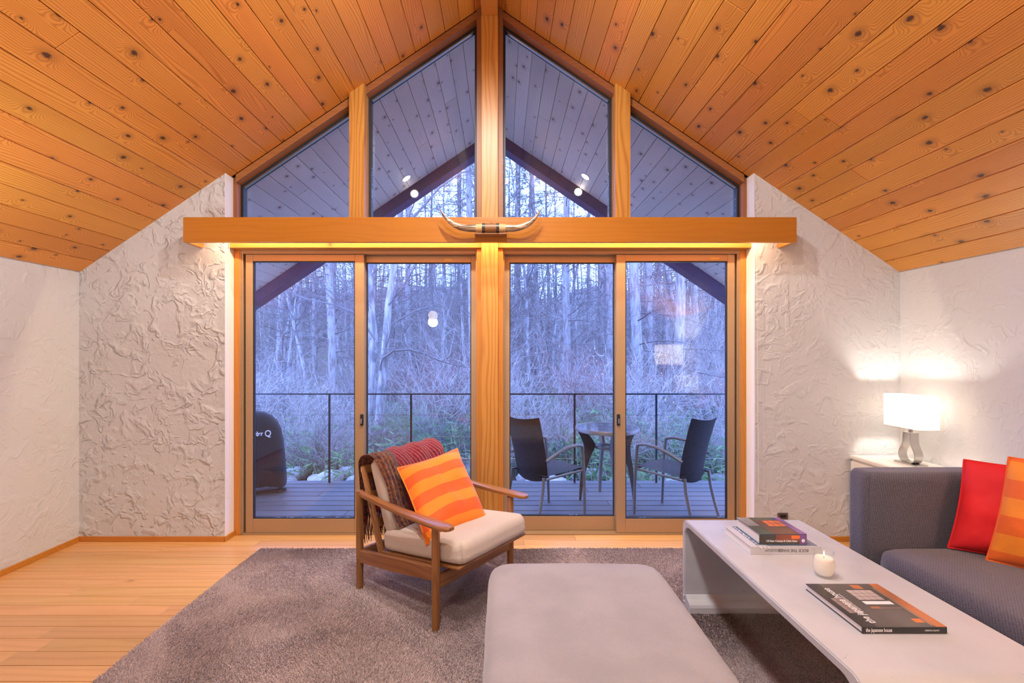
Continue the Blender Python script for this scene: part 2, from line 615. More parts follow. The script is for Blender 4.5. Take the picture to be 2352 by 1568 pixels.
# baseboards
bh, bt = 0.036, 0.010
struct(quick_box('baseboard_left', M['casing'], None, WL, WL + bt, YR, YW - bt, 0, bh, bev=0.002))
struct(quick_box('baseboard_right', M['casing'], None, WR - bt, WR, YR, YW - bt, 0, bh, bev=0.002))
struct(quick_box('baseboard_back_left', M['casing'], None, WL, CX - OPW, YW - bt, YW, 0, bh, bev=0.002))
struct(quick_box('baseboard_back_right', M['casing'], None, CX + OPW, WR, YW - bt, YW, 0, bh, bev=0.002))
# short returns of the baseboard along the reveals
struct(quick_box('baseboard_return_left', M['casing'], None, CX - OPW + .0042, CX - OPW + .013, YW - bt, YW + .098, 0, bh))
struct(quick_box('baseboard_return_right', M['casing'], None, CX + OPW - .013, CX + OPW - .0042, YW - bt, YW + .098, 0, bh))


# ceiling: roof backing plus boards
def roof_backing(name, y0, y1, hw, m, lift=0.02, thick=0.14):
    bb = BM()
    zl = lambda x: RIDGE - TAN * abs(x - CX)
    prism(bb, [(CX - hw, zl(CX - hw) + lift), (CX, RIDGE + lift), (CX + hw, zl(CX + hw) + lift),
               (CX + hw, zl(CX + hw) + lift + thick), (CX, RIDGE + lift + thick), (CX - hw, zl(CX - hw) + lift + thick)], y0, y1)
    return obj(name, bb, m)


ceil = struct(roof_backing('ceiling', YR - .15, YW + 0.2, HW + 0.15, M['backing']))
porch = struct(roof_backing('ceiling_porch', YW + 0.2, 5.06, 3.55, M['backing']))
SL = HW / math.cos(SLOPE)


def slope_boards(parent, y_splits, width, m, s, length, start=0.0, gap=0.0028):
    """boards running along y on one roof slope, from the ridge down; s=-1 left slope, +1 right"""
    k = 0
    d = start
    while d < length - 0.01:
        w = min(width, length - d)
        ys = y_splits(k)
        for y0, y1 in zip(ys[:-1], ys[1:]):
            Ln = y1 - y0
            bb = BM()
            box(bb, -Ln / 2 + gap * .4, Ln / 2 - gap * .4, -w / 2 + gap / 2, w / 2 - gap / 2, 0.0, 0.016, 0.0025, 1)
            dm = d + w / 2
            xc = CX + s * dm * math.cos(SLOPE)
            zc = RIDGE - dm * math.sin(SLOPE)
            # local x -> world y, local y -> down the slope, local z -> up and out
            X = Vector((0, 1, 0))
            Yv = Vector((s * math.cos(SLOPE), 0, -math.sin(SLOPE)))
            Z = X.cross(Yv)
            if Z.z < 0:
                X = -X
                Z = X.cross(Yv)
            mat = Matrix((X, Yv, Z)).transposed().to_4x4()
            mat.translation = Vector((xc, (y0 + y1) / 2, zc))
            o = obj('ceiling_board', bb, m, parent)
            o.matrix_world = mat
        d += w
        k += 1


rs = random.Random(11)
joints_r = {11: 2.18, 13: 2.45, 16: 2.5, 17: 2.42, 20: 2.62, 9: 2.0}


def sp_r(k):
    a = [YR]
    a.append(rs.uniform(-1.6, 0.6))
    if k in joints_r:
        a.append(joints_r[k])
    a.append(YW + 0.07)
    return a


def sp_l(k):
    a = [YR, rs.uniform(-1.6, 0.9)]
    if k in (7, 16):
        a.append(1.9)
    a.append(YW + 0.07)
    return a


slope_boards(ceil, sp_l, 0.1265, M['ceil'], -1, SL)
slope_boards(ceil, sp_r, 0.1265, M['ceil'], 1, SL)
for s in (-1, 1):
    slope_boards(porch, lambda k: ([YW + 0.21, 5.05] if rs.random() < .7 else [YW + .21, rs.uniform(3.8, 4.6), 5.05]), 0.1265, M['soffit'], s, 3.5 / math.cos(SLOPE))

# ridge beam
rb = tag(struct(quick_box('ridge_beam', M['casing'], None, CX - .056, CX + .056, YR, YW + .16, 3.63, 3.74, bev=0.003)))

# centre post and the two upper posts
struct(quick_box('post_centre', M['post'], None, CX - .058, CX + .058, YW, YW + .22, 0, 3.63, bev=0.003))
for i, s in enumerate((-1, 1)):
    xc = CX + s * 0.927
    bb = BM()
    prism(bb, [(xc - .0525, 2.18), (xc + .0525, 2.18), (xc + .0525, ceil_z(xc + .0525) - .001), (xc - .0525, ceil_z(xc - .0525) - .001)], YW + .03, YW + .16)
    struct(obj('post_upper_left' if s < 0 else 'post_upper_right', bb, M['post']))

# header (lintel) between the doors and the upper windows, two lengths either side of the post
CW = 0.092       # half width of post with its side casings
tn = 3
for s in (-1, 1):
    a, c = sorted((CX + s * .0582, CX + s * OPW - s * .0045))
    struct(quick_box('trim_%d' % tn, M['casing'], None, a, c, YW + .03, YW + .25, 2.032, 2.18, bev=0.002)); tn += 1
    # casings beside the post: lower orange, upper red-brown
    a, c = sorted((CX + s * .0582, CX + s * CW))
    struct(quick_box('trim_%d' % tn, M['casing_z'], None, a, c, YW + .055, YW + .22, 0, 2.0315, bev=0.002)); tn += 1
    bb = BM()
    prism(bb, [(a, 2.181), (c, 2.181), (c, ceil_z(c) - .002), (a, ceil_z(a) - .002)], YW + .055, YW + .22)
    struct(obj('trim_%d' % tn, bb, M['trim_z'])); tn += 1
    # jamb casing
    a, c = sorted((CX + s * (OPW - .0045), CX + s * (OPW - .042)))
    struct(quick_box('trim_%d' % tn, M['casing_z'], None, a, c, YW + .10, YW + .25, 0, 2.0315, bev=0.002)); tn += 1
    bb = BM()
    a, c = sorted((CX + s * (OPW - .0045), CX + s * (OPW - .032)))
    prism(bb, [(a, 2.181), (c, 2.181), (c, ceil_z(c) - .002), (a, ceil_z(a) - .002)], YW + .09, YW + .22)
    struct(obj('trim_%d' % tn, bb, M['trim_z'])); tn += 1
    # sloping trim under the ceiling, in two lengths
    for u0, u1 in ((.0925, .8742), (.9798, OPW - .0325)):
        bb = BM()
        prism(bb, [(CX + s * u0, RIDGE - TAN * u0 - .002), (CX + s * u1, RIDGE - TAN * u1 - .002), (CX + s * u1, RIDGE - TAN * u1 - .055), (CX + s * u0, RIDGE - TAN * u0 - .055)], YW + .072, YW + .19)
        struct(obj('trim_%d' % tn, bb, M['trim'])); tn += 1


def frame_poly(bm, outer, inner, y0, y1):
    n = len(outer)
    o0 = [bm.verts.new((a, y0, c)) for a, c in outer]; o1 = [bm.verts.new((a, y1, c)) for a, c in outer]
    i0 = [bm.verts.new((a, y0, c)) for a, c in inner]; i1 = [bm.verts.new((a, y1, c)) for a, c in inner]
    for k in range(n):
        j = (k + 1) % n
        bm.faces.new((o0[k], o0[j], i0[j], i0[k]))
        bm.faces.new((o1[j], o1[k], i1[k], i1[j]))
        bm.faces.new((o0[j], o0[k], o1[k], o1[j]))
        bm.faces.new((i0[k], i0[j], i1[j], i1[k]))
    bmesh.ops.recalc_face_normals(bm, faces=bm.faces)


# upper windows
wi = 1
for s in (-1, 1):
    for u0, u1 in ((.0925, .8742), (.9798, OPW - .0325)):
        def poly(e):
            a, c = u0 + e, u1 - e
            top = lambda u: RIDGE - TAN * u - .0555 - e * 1.21
            return [(CX + s * a, 2.1815 + e), (CX + s * c, 2.1815 + e), (CX + s * c, top(c)), (CX + s * a, top(a))]
        root = thing('window_%d' % wi, None, None)
        struct(root)
        bb = BM()
        frame_poly(bb, poly(0.0), poly(0.018), YW + .135, YW + .185)
        obj('window_frame', bb, M['darkalu'], root)
        bb = BM()
        prism(bb, poly(0.0182), YW + .158, YW + .166)
        obj('window_pane', bb, M['pane'], root)
        q0, q1 = poly(0.0183), poly(0.0263)  # pale strip modelled in place of the highlight along the frame's top edge
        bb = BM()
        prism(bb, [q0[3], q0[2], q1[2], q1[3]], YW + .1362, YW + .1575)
        obj('frame_highlight_strip', bb, M['steel'], root)
        wi += 1

# sliding door sashes
YF, YB = 3.285, 3.335     # front and back track
dn = 1
ds = 2.0315


def sash(n, x0, x1, g0, g1, Y, lock, lock_side):
    root = struct(thing('door_%d' % n, None, None))
    t = 0.017
    quick_box('stile', M['bronze'], root, x0, g0, Y - t, Y + t, .008, 2.006, bev=.002)
    quick_box('stile', M['bronze'], root, g1, x1, Y - t, Y + t, .008, 2.006, bev=.002)
    quick_box('rail', M['bronze'], root, g0 + .0005, g1 - .0005, Y - t, Y + t, .008, .108, bev=.002)
    quick_box('rail', M['bronze'], root, g0 + .0005, g1 - .0005, Y - t, Y + t, 1.958, 2.006, bev=.002)
    bb = BM()
    frame_poly(bb, [(g0, .1082), (g1, .1082), (g1, 1.9578), (g0, 1.9578)], [(g0 + .006, .114), (g1 - .006, .114), (g1 - .006, 1.952), (g0 + .006, 1.952)], Y - .012, Y + .012)
    obj('gasket', bb, M['gasket'], root)
    quick_box('glass_pane', M['pane'], root, g0 + .0062, g1 - .0062, Y - .004, Y + .004, .1142, 1.9518)
    return root


YB_ = YB
# left bay: front sash at the jamb, rear sash at the post
d1 = sash(1, -1.842, -.992, -1.790, -1.057, YF, True, 1)
d2 = sash(2, -1.052, -.182, -.990, -.225, YB, False, 1)
d3 = sash(3, .012, .882, .055, .820, YB, False, 1)
d4 = sash(4, .822, 1.672, .887, 1.620, YF, True, -1)
for d, xs, sg in ((d1, -.992, 1), (d4, .822, -1)):
    bb = BM()
    box(bb, xs - .012 * sg - .012, xs - .012 * sg + .012, YF - .030, YF - .0175, .78, .86, bev=.004)
    lk = obj('lock', bb, M['gasket'], d)
    quick_box('lock_lever', M['steel'], lk, xs - .012 * sg - .005, xs - .012 * sg + .005, YF - .044, YF - .0305, .795, .83, bev=.002)
sticker_m = plain('yellow_sticker', (0.75, 0.5, 0.08), 0.5)
for d, x in ((d2, -.42), (d4, 1.50)):
    Y = YB if d is d2 else YF
    quick_box('sticker', sticker_m, d, x, x + .06, Y - .0176, Y - .0171, 1.974, 1.984)
# door outer frames (aluminium jamb channels, head and sill track)
for s in (-1, 1):
    inner = CX + s * (CW + .0004)
    outer = CX + s * (OPW - .0425)
    a, c = sorted((outer, outer - s * .030))
    bb = BM()
    for (y0, y1, dx) in ((3.252, 3.266, .018), (3.303, 3.317, .026), (3.354, 3.372, .03)):
        aa, cc = sorted((outer, outer - s * dx))
        box(bb, aa, cc, y0, y1, .004, 2.031)
    aa, cc = sorted((outer, outer - s * .006))
    box(bb, aa, cc, 3.244, 3.372, .004, 2.031)
    struct(obj('trim_%d' % tn, bb, M['bronze'])); tn += 1
    bb = BM()
    for (y0, y1, dx) in ((3.252, 3.266, .010), (3.303, 3.317, .008), (3.354, 3.372, .012)):
        aa, cc = sorted((inner, inner + s * dx))
        box(bb, aa, cc, y0, y1, .004, 2.031)
    struct(obj('trim_%d' % tn, bb, M['bronze'])); tn += 1
    a, c = sorted((inner, outer))
    struct(quick_box('trim_%d' % tn, M['bronze'], None, a, c, 3.246, 3.372, 2.0075, 2.0312)); tn += 1
    struct(quick_box('trim_%d' % tn, M['bronze'], None, a, c, 3.252, 3.40, -.03, .0065)); tn += 1

# ------------------------------------------------------------------ long beam-like light box over the doors
BY0 = 2.972
BXL, BXR = -2.083, 1.925
BZ0, BZ1 = 2.022, 2.186
lb = thing('pelmet_beam', 'long orange wooden pelmet beam across the gable above the sliding doors', 'pelmet', (CX, BY0, BZ0))


def put(o):
    """parent keeps the child's world position when the child was modelled in world coordinates"""
    p = o.parent
    o.matrix_parent_inverse = (Matrix.Translation(p.location) @ p.rotation_euler.to_matrix().to_4x4()).inverted()
    return o


put(quick_box('front_board', M['beam'], lb, BXL, BXR, BY0, BY0 + .024, BZ0, BZ1, bev=.002))
put(quick_box('top_board', M['beam'], lb, BXL, BXR, BY0 + .0242, YW - .001, BZ1 - .024, BZ1))
put(quick_box('end_board', M['casing'], lb, BXL, BXL + .024, BY0 + .0242, YW - .001, BZ0, BZ1 - .0242))
put(quick_box('end_board', M['casing'], lb, BXR - .024, BXR, BY0 + .0242, YW - .001, BZ0, BZ1 - .0242))
led_m = plain('warm_led_strip', (1, .9, .75), .5, 0, (1.0, 0.78, 0.52), 4.0)
put(quick_box('led_strip', led_m, lb, BXL + .12, BXR - .12, BY0 + .060, BY0 + .075, BZ1 - .032, BZ1 - .0243))
LEDC = (1.0, 0.73, 0.48)
light('led_glow', 'AREA', (CX, BY0 + .068, BZ1 - .036), 34, LEDC, size=3.7, size_y=.02, aim=(CX, BY0 + .068 + .012, 0))

# ------------------------------------------------------------------ mounted longhorns on the beam
def hp(px, py, Y=2.905):
    return P(px, py, Y)


horns = thing('mounted_horns', 'pair of polished cattle horns joined by a leather wrap, mounted on the beam', 'horns', hp(1127, 524, 2.905))
horn_m = None


def horn_mat():
    t = NT('polished_horn')
    co = t.n('ShaderNodeTexCoord').outputs['Object']
    st = t.noise(t.n('ShaderNodeVectorMath', {0: co, 1: (9.0, 30.0, 55.0)}, operation='MULTIPLY').outputs[0], 1.0, 4.0, 0.8)
    col = t.mix(t.smooth(st, 0.35, 0.65), (0.17, 0.095, 0.045), (0.60, 0.47, 0.30))
    sp = t.n('ShaderNodeSeparateXYZ', {0: co})
    tip = t.smooth(t.math('ABSOLUTE', sp.outputs[0]), 0.26, 0.33)
    col = t.mix(tip, col, (0.22, 0.085, 0.045))
    return t.done(t.bsdf(Base_Color=col, Roughness=0.22, Coat_Weight=0.4))


horn_m = horn_mat()
hc = hp(1127, 524, 2.905)
hs_ = 2.905 / F
for s in (-1, 1):
    pts, rad = [], []
    for (dx, dy, r) in ((-31, 0, 8.6), (-42, 0, 8.6), (-55, 0, 8.0), (-69, -2, 7.3), (-82, -7, 6.5), (-93, -14, 5.4), (-102, -23, 4.0), (-109, -32, 2.5), (-114, -40, 1.2), (-117, -45, .35)):
        pts.append((-s * dx * hs_, -.012 * (abs(dx) / 117) ** 2, -dy * hs_))
        rad.append(r * hs_)
    bb = BM()
    tube(bb, pts, rad, 14)
    obj('horn', bb, horn_m, horns, smooth=True)
    bb = BM()
    tube(bb, [(s * 18 * hs_, 0, 0), (s * 34 * hs_, 0, 0)], [10 * hs_, 8.9 * hs_], 20)
    obj('cuff', bb, plain('cream_hide', (0.60, 0.40, 0.18), .7), horns, smooth=True)
    bb = BM()
    tube(bb, [(s * 13.2 * hs_, 0, 0), (s * 19.5 * hs_, 0, 0)], 11.4 * hs_, 20)
    band = obj('strap', bb, plain('dark_leather', (0.035, 0.022, 0.018), .4), horns, smooth=True)
    for a in (145, 215):
        c = Vector((s * 16.4 * hs_, 11.4 * hs_ * math.cos(R(a)), 11.4 * hs_ * math.sin(R(a))))
        bb = BM()
        bmesh.ops.create_icosphere(bb, subdivisions=1, radius=.0034, matrix=Matrix.Translation(c))
        obj('stud', bb, M['steel'], band)
bb = BM()
tube(bb, [(-13.5 * hs_, 0, 0), (0, 0, 0), (13.5 * hs_, 0, 0)], [10.9 * hs_, 11.0 * hs_, 10.9 * hs_], 20)
obj('leather_wrap', bb, plain('brown_leather', (0.22, 0.10, 0.03), .45, bump=.2, bscale=60, var=.25), horns, smooth=True)
bb = BM()
tube(bb, [(.004 + .006 * math.cos(a), 0, 11 * hs_ + .004 + .006 * math.sin(a)) for a in [i * PI / 4 for i in range(9)]], .0016, 6)
obj('hanging_ring', bb, M['steel'], horns, smooth=True)
bb = BM()
box(bb, -37 * hs_, 37 * hs_, -.012, BY0 - 2.905 - .0005, -.040, -.0325, bev=.002)
box(bb, -37 * hs_, 37 * hs_, BY0 - 2.905 - .014, BY0 - 2.905 - .0005, -.0325, .02, bev=.002)
obj('mount_board', bb, M['trim'], horns)

# blind cords
for s, px, z0 in ((-1, 527, .31), (1, 1734, .342)):
    x = (px - VX) * 3.07 / F
    bb = BM()
    tp = BZ1 - .0245
    path = [(x, 3.07, tp), (x - s * .002, 3.07, 1.2), (x, 3.07, z0 + .05)] + \
           [(x + s * .012 - s * .012 * math.cos(a), 3.07, z0 + .02 - .02 * math.sin(a)) for a in [i * PI / 6 for i in range(1, 6)]] + \
           [(x + s * .024, 3.07, z0 + .06), (x + s * .016, 3.07, 1.3), (x + s * .010, 3.07, tp)]
    tube(bb, path, .0016, 5)
    tag(obj('blind_cord', bb, M['white']), 'thin white blind cord loop hanging beside the %s' % ('rough grey-white wall panel behind the armchair side' if s < 0 else 'plaster wall on the lamp side'), 'cord')

# wall outlet
bb = BM()
ox, oz = (1797 - VX) * YW / F, CAMZ - (1184 - VY) * YW / F
box(bb, -.035, .035, -.008, 0, -.022, .022, bev=.003)
out = tag(obj('wall_outlet', bb, plain('brown_outlet_plate', (0.11, 0.085, 0.075), .4), loc=(ox, YW - .0005, oz)), 'small dark wall outlet low on the white plaster beside the coffee table', 'outlet')
quick_box('socket', M['gasket'], out, -.02, .02, -.0095, -.0082, -.010, .010)

# ------------------------------------------------------------------ rug
RX0, RX1, RY0, RY1 = -1.60, 1.55, 0.25, 3.0
rug = thing('shag_rug', 'taupe mauve shag rug covering the floor under the armchair and ottoman', 'rug', ((RX0 + RX1) / 2, (RY0 + RY1) / 2, 0))
rug_m = None


def rug_mat():
    t = NT('taupe_pile')
    co = t.n('ShaderNodeTexCoord').outputs['Object']
    n1 = t.noise(co, 210.0, 3.0)
    n2 = t.noise(co, 3.0, 4.0, 0.6)
    c = t.mix(t.smooth(n1, 0.40, 0.60), (0.20, 0.145, 0.145), (0.74, 0.60, 0.585))
    c = t.mix(t.math('MULTIPLY', t.smooth(n2, 0.42, 0.62), 0.35), c, (0.80, 0.65, 0.60))
    b = t.bsdf(Base_Color=c, Roughness=0.8)
    b.inputs['Sheen Weight'].default_value = 0.5
    b.inputs['Specular IOR Level'].default_value = 0.15
    return t.done(b)


rug_m = rug_mat()
put(quick_box('backing', rug_m, rug, RX0 + .006, RX1 - .006, RY0 + .006, RY1 - .006, 0.0005, .009, bev=.003))


def pile(n, y0, y1, seed):
    rg = np.random.RandomState(seed)
    x = rg.uniform(RX0, RX1, n); yy = rg.uniform(y0, y1, n)
    # slow lean field: brushed patches
    lx = np.zeros(n); ly = np.zeros(n)
    for k in range(9):
        a = rg.uniform(0, 2 * np.pi); fq = rg.uniform(2.5, 9.0)
        ph = rg.uniform(0, 6.28)
        wv = np.sin((x * np.cos(a) + yy * np.sin(a)) * fq + ph + 1.3 * np.sin(x * 3.1 + yy * 2.3 + ph))
        lx += wv * rg.uniform(-1, 1); ly += wv * rg.uniform(-1, 1)
    lx *= .0085; ly *= .0085
    h = .020 + rg.uniform(-.004, .004, n)
    lx = lx + rg.normal(0, .004, n); ly = ly + rg.normal(0, .004, n)
    a = rg.uniform(0, 2 * np.pi, n); w = rg.uniform(.0022, .0042, n)
    V = np.zeros((n, 3, 3))
    V[:, 0] = np.stack([x + np.cos(a) * w, yy + np.sin(a) * w, np.full(n, .006)], 1)
    V[:, 1] = np.stack([x - np.cos(a) * w, yy - np.sin(a) * w, np.full(n, .006)], 1)
    V[:, 2] = np.stack([x + lx, yy + ly, h], 1)
    V = V.reshape(-1, 3) - np.array([(RX0 + RX1) / 2, (RY0 + RY1) / 2, 0])
    me = bpy.data.meshes.new('pile')
    me.vertices.add(3 * n); me.loops.add(3 * n); me.polygons.add(n)
    me.vertices.foreach_set('co', V.ravel())
    me.loops.foreach_set('vertex_index', np.arange(3 * n, dtype=np.int32))
    me.polygons.foreach_set('loop_start', np.arange(0, 3 * n, 3, dtype=np.int32))
    me.update()
    me.materials.append(rug_m)
    o = bpy.data.objects.new('pile', me)
    C.objects.link(o)
    o.parent = rug
    o['kind'] = 'stuff'
    return o


pile(430000, 1.7, RY1, 5)
pile(130000, RY0, 1.7, 6)

# ------------------------------------------------------------------ lounge armchair
AC = (-.365, 2.525, .012)
AROT = R(51.5)
arm_ch = thing('lounge_armchair', 'teak framed lounge armchair with cream herringbone cushions', 'armchair', AC, AROT)
LZ = 0.0
for sx in (-1, 1):
    # front leg (-y) and back leg (+y)
    bb = BM()
    tube(bb, [(sx * .285, -.30, LZ), (sx * .285, -.30, .25), (sx * .285, -.30, .482)], [.0165, .0185, .018], 14, flat=(1, 1.15))
    obj('leg', bb, M['chairwood_z'], arm_ch, smooth=True)
    bb = BM()
    tube(bb, [(sx * .285, .30, LZ), (sx * .285, .30, .25), (sx * .285, .30, .535)], [.0165, .0185, .0175], 14, flat=(1, 1.15))
    obj('leg', bb, M['chairwood_z'], arm_ch, smooth=True)
    # side rail: rises to the front
    bb = BM()
    secs = []
    for ly, z, h in ((.282, .185, .034), (.0, .222, .037), (-.283, .262, .034)):
        w = .0115
        secs.append([Vector((sx * .285 + dx * w, ly, z + dz * h)) for dx, dz in ((-1, -1), (1, -1), (1, .8), (.6, 1), (-.6, 1), (-1, .8))])
    loft(bb, secs)
    obj('side_rail', bb, M['chairwood'], arm_ch)
    # armrest: paddle that widens to the front
    bb = BM()
    secs = []
    for ly, z, w, th, ox_ in ((.318, .5185, .012, .017, -.002), (.29, .519, .017, .017, -.003), (.2, .512, .0195, .016, -.002), (.08, .504, .0225, .0145, .002), (-.06, .499, .027, .013, .006), (-.2, .4965, .0335, .0125, .009), (-.3, .4965, .037, .0120, .010), (-.36, .4965, .037, .0115, .010), (-.395, .496, .030, .0105, .008), (-.408, .4955, .018, .0075, .006)):
        cx_ = sx * (.285 + ox_)
        sec = []
        for k in range(12):
            a = 2 * PI * k / 12
            ca, sa = math.cos(a), math.sin(a)
            sec.append(Vector((cx_ + w * math.copysign(abs(ca) ** .55, ca), ly, z + th * math.copysign(abs(sa) ** .55, sa))))
        secs.append(sec)
    loft(bb, secs)
    obj('armrest', bb, M['chairwood'], arm_ch, smooth=True)
    # back frame side rail, reclined
    bb = BM()
    tube(bb, [(sx * .252, .150, .215), (sx * .252, .225, .42), (sx * .252, .318, .655)], [.013, .014, .012], 8, flat=(.8, 1.5))
    obj('back_frame_rail', bb, M['chairwood_z'], arm_ch, smooth=True)
bb = BM(); box(bb, -.266, .266, -.312, -.290, .190, .252, bev=.003)
obj('front_rail', bb, M['chairwood_x'], arm_ch)
bb = BM(); box(bb, -.266, .266, .288, .312, .155, .215, bev=.003)
obj('rear_rail', bb, M['chairwood_x'], arm_ch)
# thin seat tray under the cushion, rising forward
tilt = math.atan2(.077, .565)
sr = Matrix.Rotation(-tilt, 3, 'X')
bb = BM()
obox(bb, (0, -.125, .268), (.520, .605, .014), sr, bev=.005)
obj('seat_board', bb, M['chairwood_x'], arm_ch)
for z, yb in ((.36, .214), (.50, .268), (.635, .322)):
    bb = BM(); obox(bb, (0, yb + .010, z), (.50, .012, .045), Matrix.Rotation(R(-21), 3, 'X'), bev=.003)
    obj('back_slat', bb, M['chairwood_x'], arm_ch)
bb = BM()
rbox(bb, .262, .300, .050, .034, crown=.022, n=12, plan_r=.05, wob=.004)
bmesh.ops.transform(bb, matrix=Matrix.Translation((0, -.145, .3305)) @ sr.to_4x4(), verts=bb.verts)
obj('seat_cushion', bb, M['cream'], arm_ch, smooth='all')
bb = BM()
rbox(bb, .240, .210, .045, .034, crown=.016, n=12, plan_r=.05, wob=.004, seed=4)
brot = Matrix.Rotation(R(67.5), 4, 'X')
bmesh.ops.transform(bb, matrix=Matrix.Translation((0, .178, .515)) @ brot, verts=bb.verts)
obj('back_cushion', bb, M['cream'], arm_ch, smooth='all')


def pillow(name, c00, c10, c11, c01, thick, m, label, rz=None, base=None, frame=None, nseg=26, seed=0, pinch=.06, group=None):
    """scatter cushion through four corner points (bottom-left, bottom-right, top-right, top-left as seen)"""
    cs = [Vector(c) for c in (c00, c10, c11, c01)]
    if frame is not None:
        cs = [frame @ c for c in cs]
    cen = sum(cs, Vector()) / 4
    nrm = ((cs[1] - cs[0]).cross(cs[3] - cs[0])).normalized()
    bb = BM()
    uvl = bb.loops.layers.uv.new('UVMap')
    layers = []
    for side in (1, -1):
        g = []
        for i in range(nseg + 1):
            rowv = []
            for j in range(nseg + 1):
                u, v = i / nseg, j / nseg
                a, c = 2 * u - 1, 2 * v - 1
                # edges pulled in between corners
                u2 = .5 + .5 * a * (1 - pinch * (1 - c * c))
                v2 = .5 + .5 * c * (1 - pinch * (1 - a * a))
                p = cs[0] * (1 - u2) * (1 - v2) + cs[1] * u2 * (1 - v2) + cs[2] * u2 * v2 + cs[3] * (1 - u2) * v2
                e = max(0, (1 - a ** 4) * (1 - c ** 4)) ** .6 * (1 - .35 * (a * a * c * c))
                h = thick / 2 * e
                w = noise.noise(Vector((u * 3.5 + seed, v * 3.5, side * 2))) * .22 + noise.noise(Vector((u * 9 + seed, v * 9, side * 3))) * .07
                h *= 1 + w
                h += e * (.007 * noise.noise(Vector((u * 5 + seed, v * 5 + 2, side * 4))) + .004 * noise.noise(Vector((u * 13, v * 11 + seed, side * 6))))
                cr_ = abs(a * c)
                h += cr_ * cr_ * .006 * math.sin(math.atan2(1 - abs(c), 1 - abs(a)) * 14 + seed)* e
                h = max(h, .0015)
                rowv.append(bb.verts.new(p - cen + nrm * side * h))
            g.append(rowv)
        layers.append(g)
        for i in range(nseg):
            for j in range(nseg):
                q = (g[i][j], g[i + 1][j], g[i + 1][j + 1], g[i][j + 1])
                ij = ((i, j), (i + 1, j), (i + 1, j + 1), (i, j + 1))
                f = bb.faces.new(q if side > 0 else q[::-1])
                for lp, (ii, jj) in zip(f.loops, ij if side > 0 else ij[::-1]):
                    lp[uvl].uv = (ii / nseg, jj / nseg)
    # close the rim
    def rim(g):
        n = nseg
        return [g[i][0] for i in range(n)] + [g[n][j] for j in range(n)] + [g[n - i][n] for i in range(n)] + [g[0][n - j] for j in range(n)]
    ra, rb_ = rim(layers[0]), rim(layers[1])
    L = len(ra)
    for k in range(L):
        bb.faces.new((ra[k], rb_[k], rb_[(k + 1) % L], ra[(k + 1) % L]))
    bmesh.ops.recalc_face_normals(bb, faces=bb.faces)
    rimpts = [(a.co + c.co) / 2 for a, c in zip(ra, rb_)]
    o = obj(name, bb, m, smooth='all', loc=cen)
    tag(o, label, 'cushion', group)
    # piped seam
    bb = BM()
    uvl = bb.loops.layers.uv.new('UVMap')
    tube(bb, rimpts + [rimpts[0]], .0042, 6, cap=False)
    for f in bb.faces:
        for lp in f.loops:
            lp[uvl].uv = (.5, .02)
    obj('seam', bb, m, o, smooth='all')
    return o


AF = Matrix.Translation(AC) @ Matrix.Rotation(AROT, 4, 'Z')
pillow('striped_cushion', (-.275, -.225, .372), (.118, -.275, .392), (.228, .060, .712), (-.175, .120, .665), .15, M['orange'],
       'orange striped cushion leaning in the teak armchair', frame=AF, seed=3)

# knitted throw over the chair back, in its own frame (chair axes)
throw_m = None


def throw_mat(name, c1, c2, c3, amt):
    t = NT(name)
    uv = t.n('ShaderNodeTexCoord').outputs['UV']
    co = t.n('ShaderNodeTexCoord').outputs['Object']
    sp = t.n('ShaderNodeSeparateXYZ', {0: uv})
    edge = t.smooth(sp.outputs[0], amt + .06, amt)
    end = t.smooth(sp.outputs[1], .12, .07)
    e = t.math('MAXIMUM', edge, end)
    ph = t.mix(e, t.math('MULTIPLY_ADD', sp.outputs[0], 130.0, t.math('MULTIPLY', sp.outputs[1], 90.0)), t.math('MULTIPLY', sp.outputs[0], 105.0))
    rib = t.math('MULTIPLY_ADD', t.math('SINE', t.n('ShaderNodeSeparateColor', {0: ph}).outputs[0]), .5, .5)
    n1 = t.noise(co, 150.0, 3.0)
    n2 = t.noise(co, 60.0, 3.0)
    c = t.mix(t.smooth(n1, .38, .62), c1, c2)
    ce = t.mix(t.smooth(n2, .40, .62), (0.15, 0.016, 0.012), c3)
    c = t.mix(e, c, ce)
    c = t.mix(t.math('MULTIPLY', t.smooth(t.math('ADD', rib, t.math('MULTIPLY_ADD', n2, 1.0, -.5)), .40, .0), .5), c, (0.09, 0.014, 0.014))
    h = t.math('MULTIPLY_ADD', rib, .8, n1)
    b = t.bsdf(Base_Color=c, Roughness=.95, Normal=t.bump(h, 1.0, .010))
    b.inputs['Sheen Weight'].default_value = .5
    return t.done(b)


throw_m = throw_mat('maroon_knit', (0.42, 0.016, 0.040), (0.70, 0.05, 0.12), (0.42, 0.13, 0.02), .21)
# profile over the chair back in the chair's (ly, z) plane, from the seat up the front, over and down behind
prof = [(.035, .375), (.062, .43), (.094, .50), (.128, .58), (.158, .645), (.185, .695), (.225, .728), (.275, .735), (.318, .722), (.348, .69), (.362, .64), (.366, .57), (.366, .50), (.367, .43), (.368, .36)]


def smooth_prof(pr, k=4):
    out_ = []
    for i in range(len(pr) - 1):
        p0 = Vector(pr[max(0, i - 1)]); p1 = Vector(pr[i]); p2 = Vector(pr[i + 1]); p3 = Vector(pr[min(len(pr) - 1, i + 2)])
        for j in range(k):
            t_ = j / k
            out_.append(.5 * ((2 * p1) + (p2 - p0) * t_ + (2 * p0 - 5 * p1 + 4 * p2 - p3) * t_ * t_ + (3 * p1 - p0 - 3 * p2 + p3) * t_ ** 3))
    out_.append(Vector(pr[-1]))
    return out_


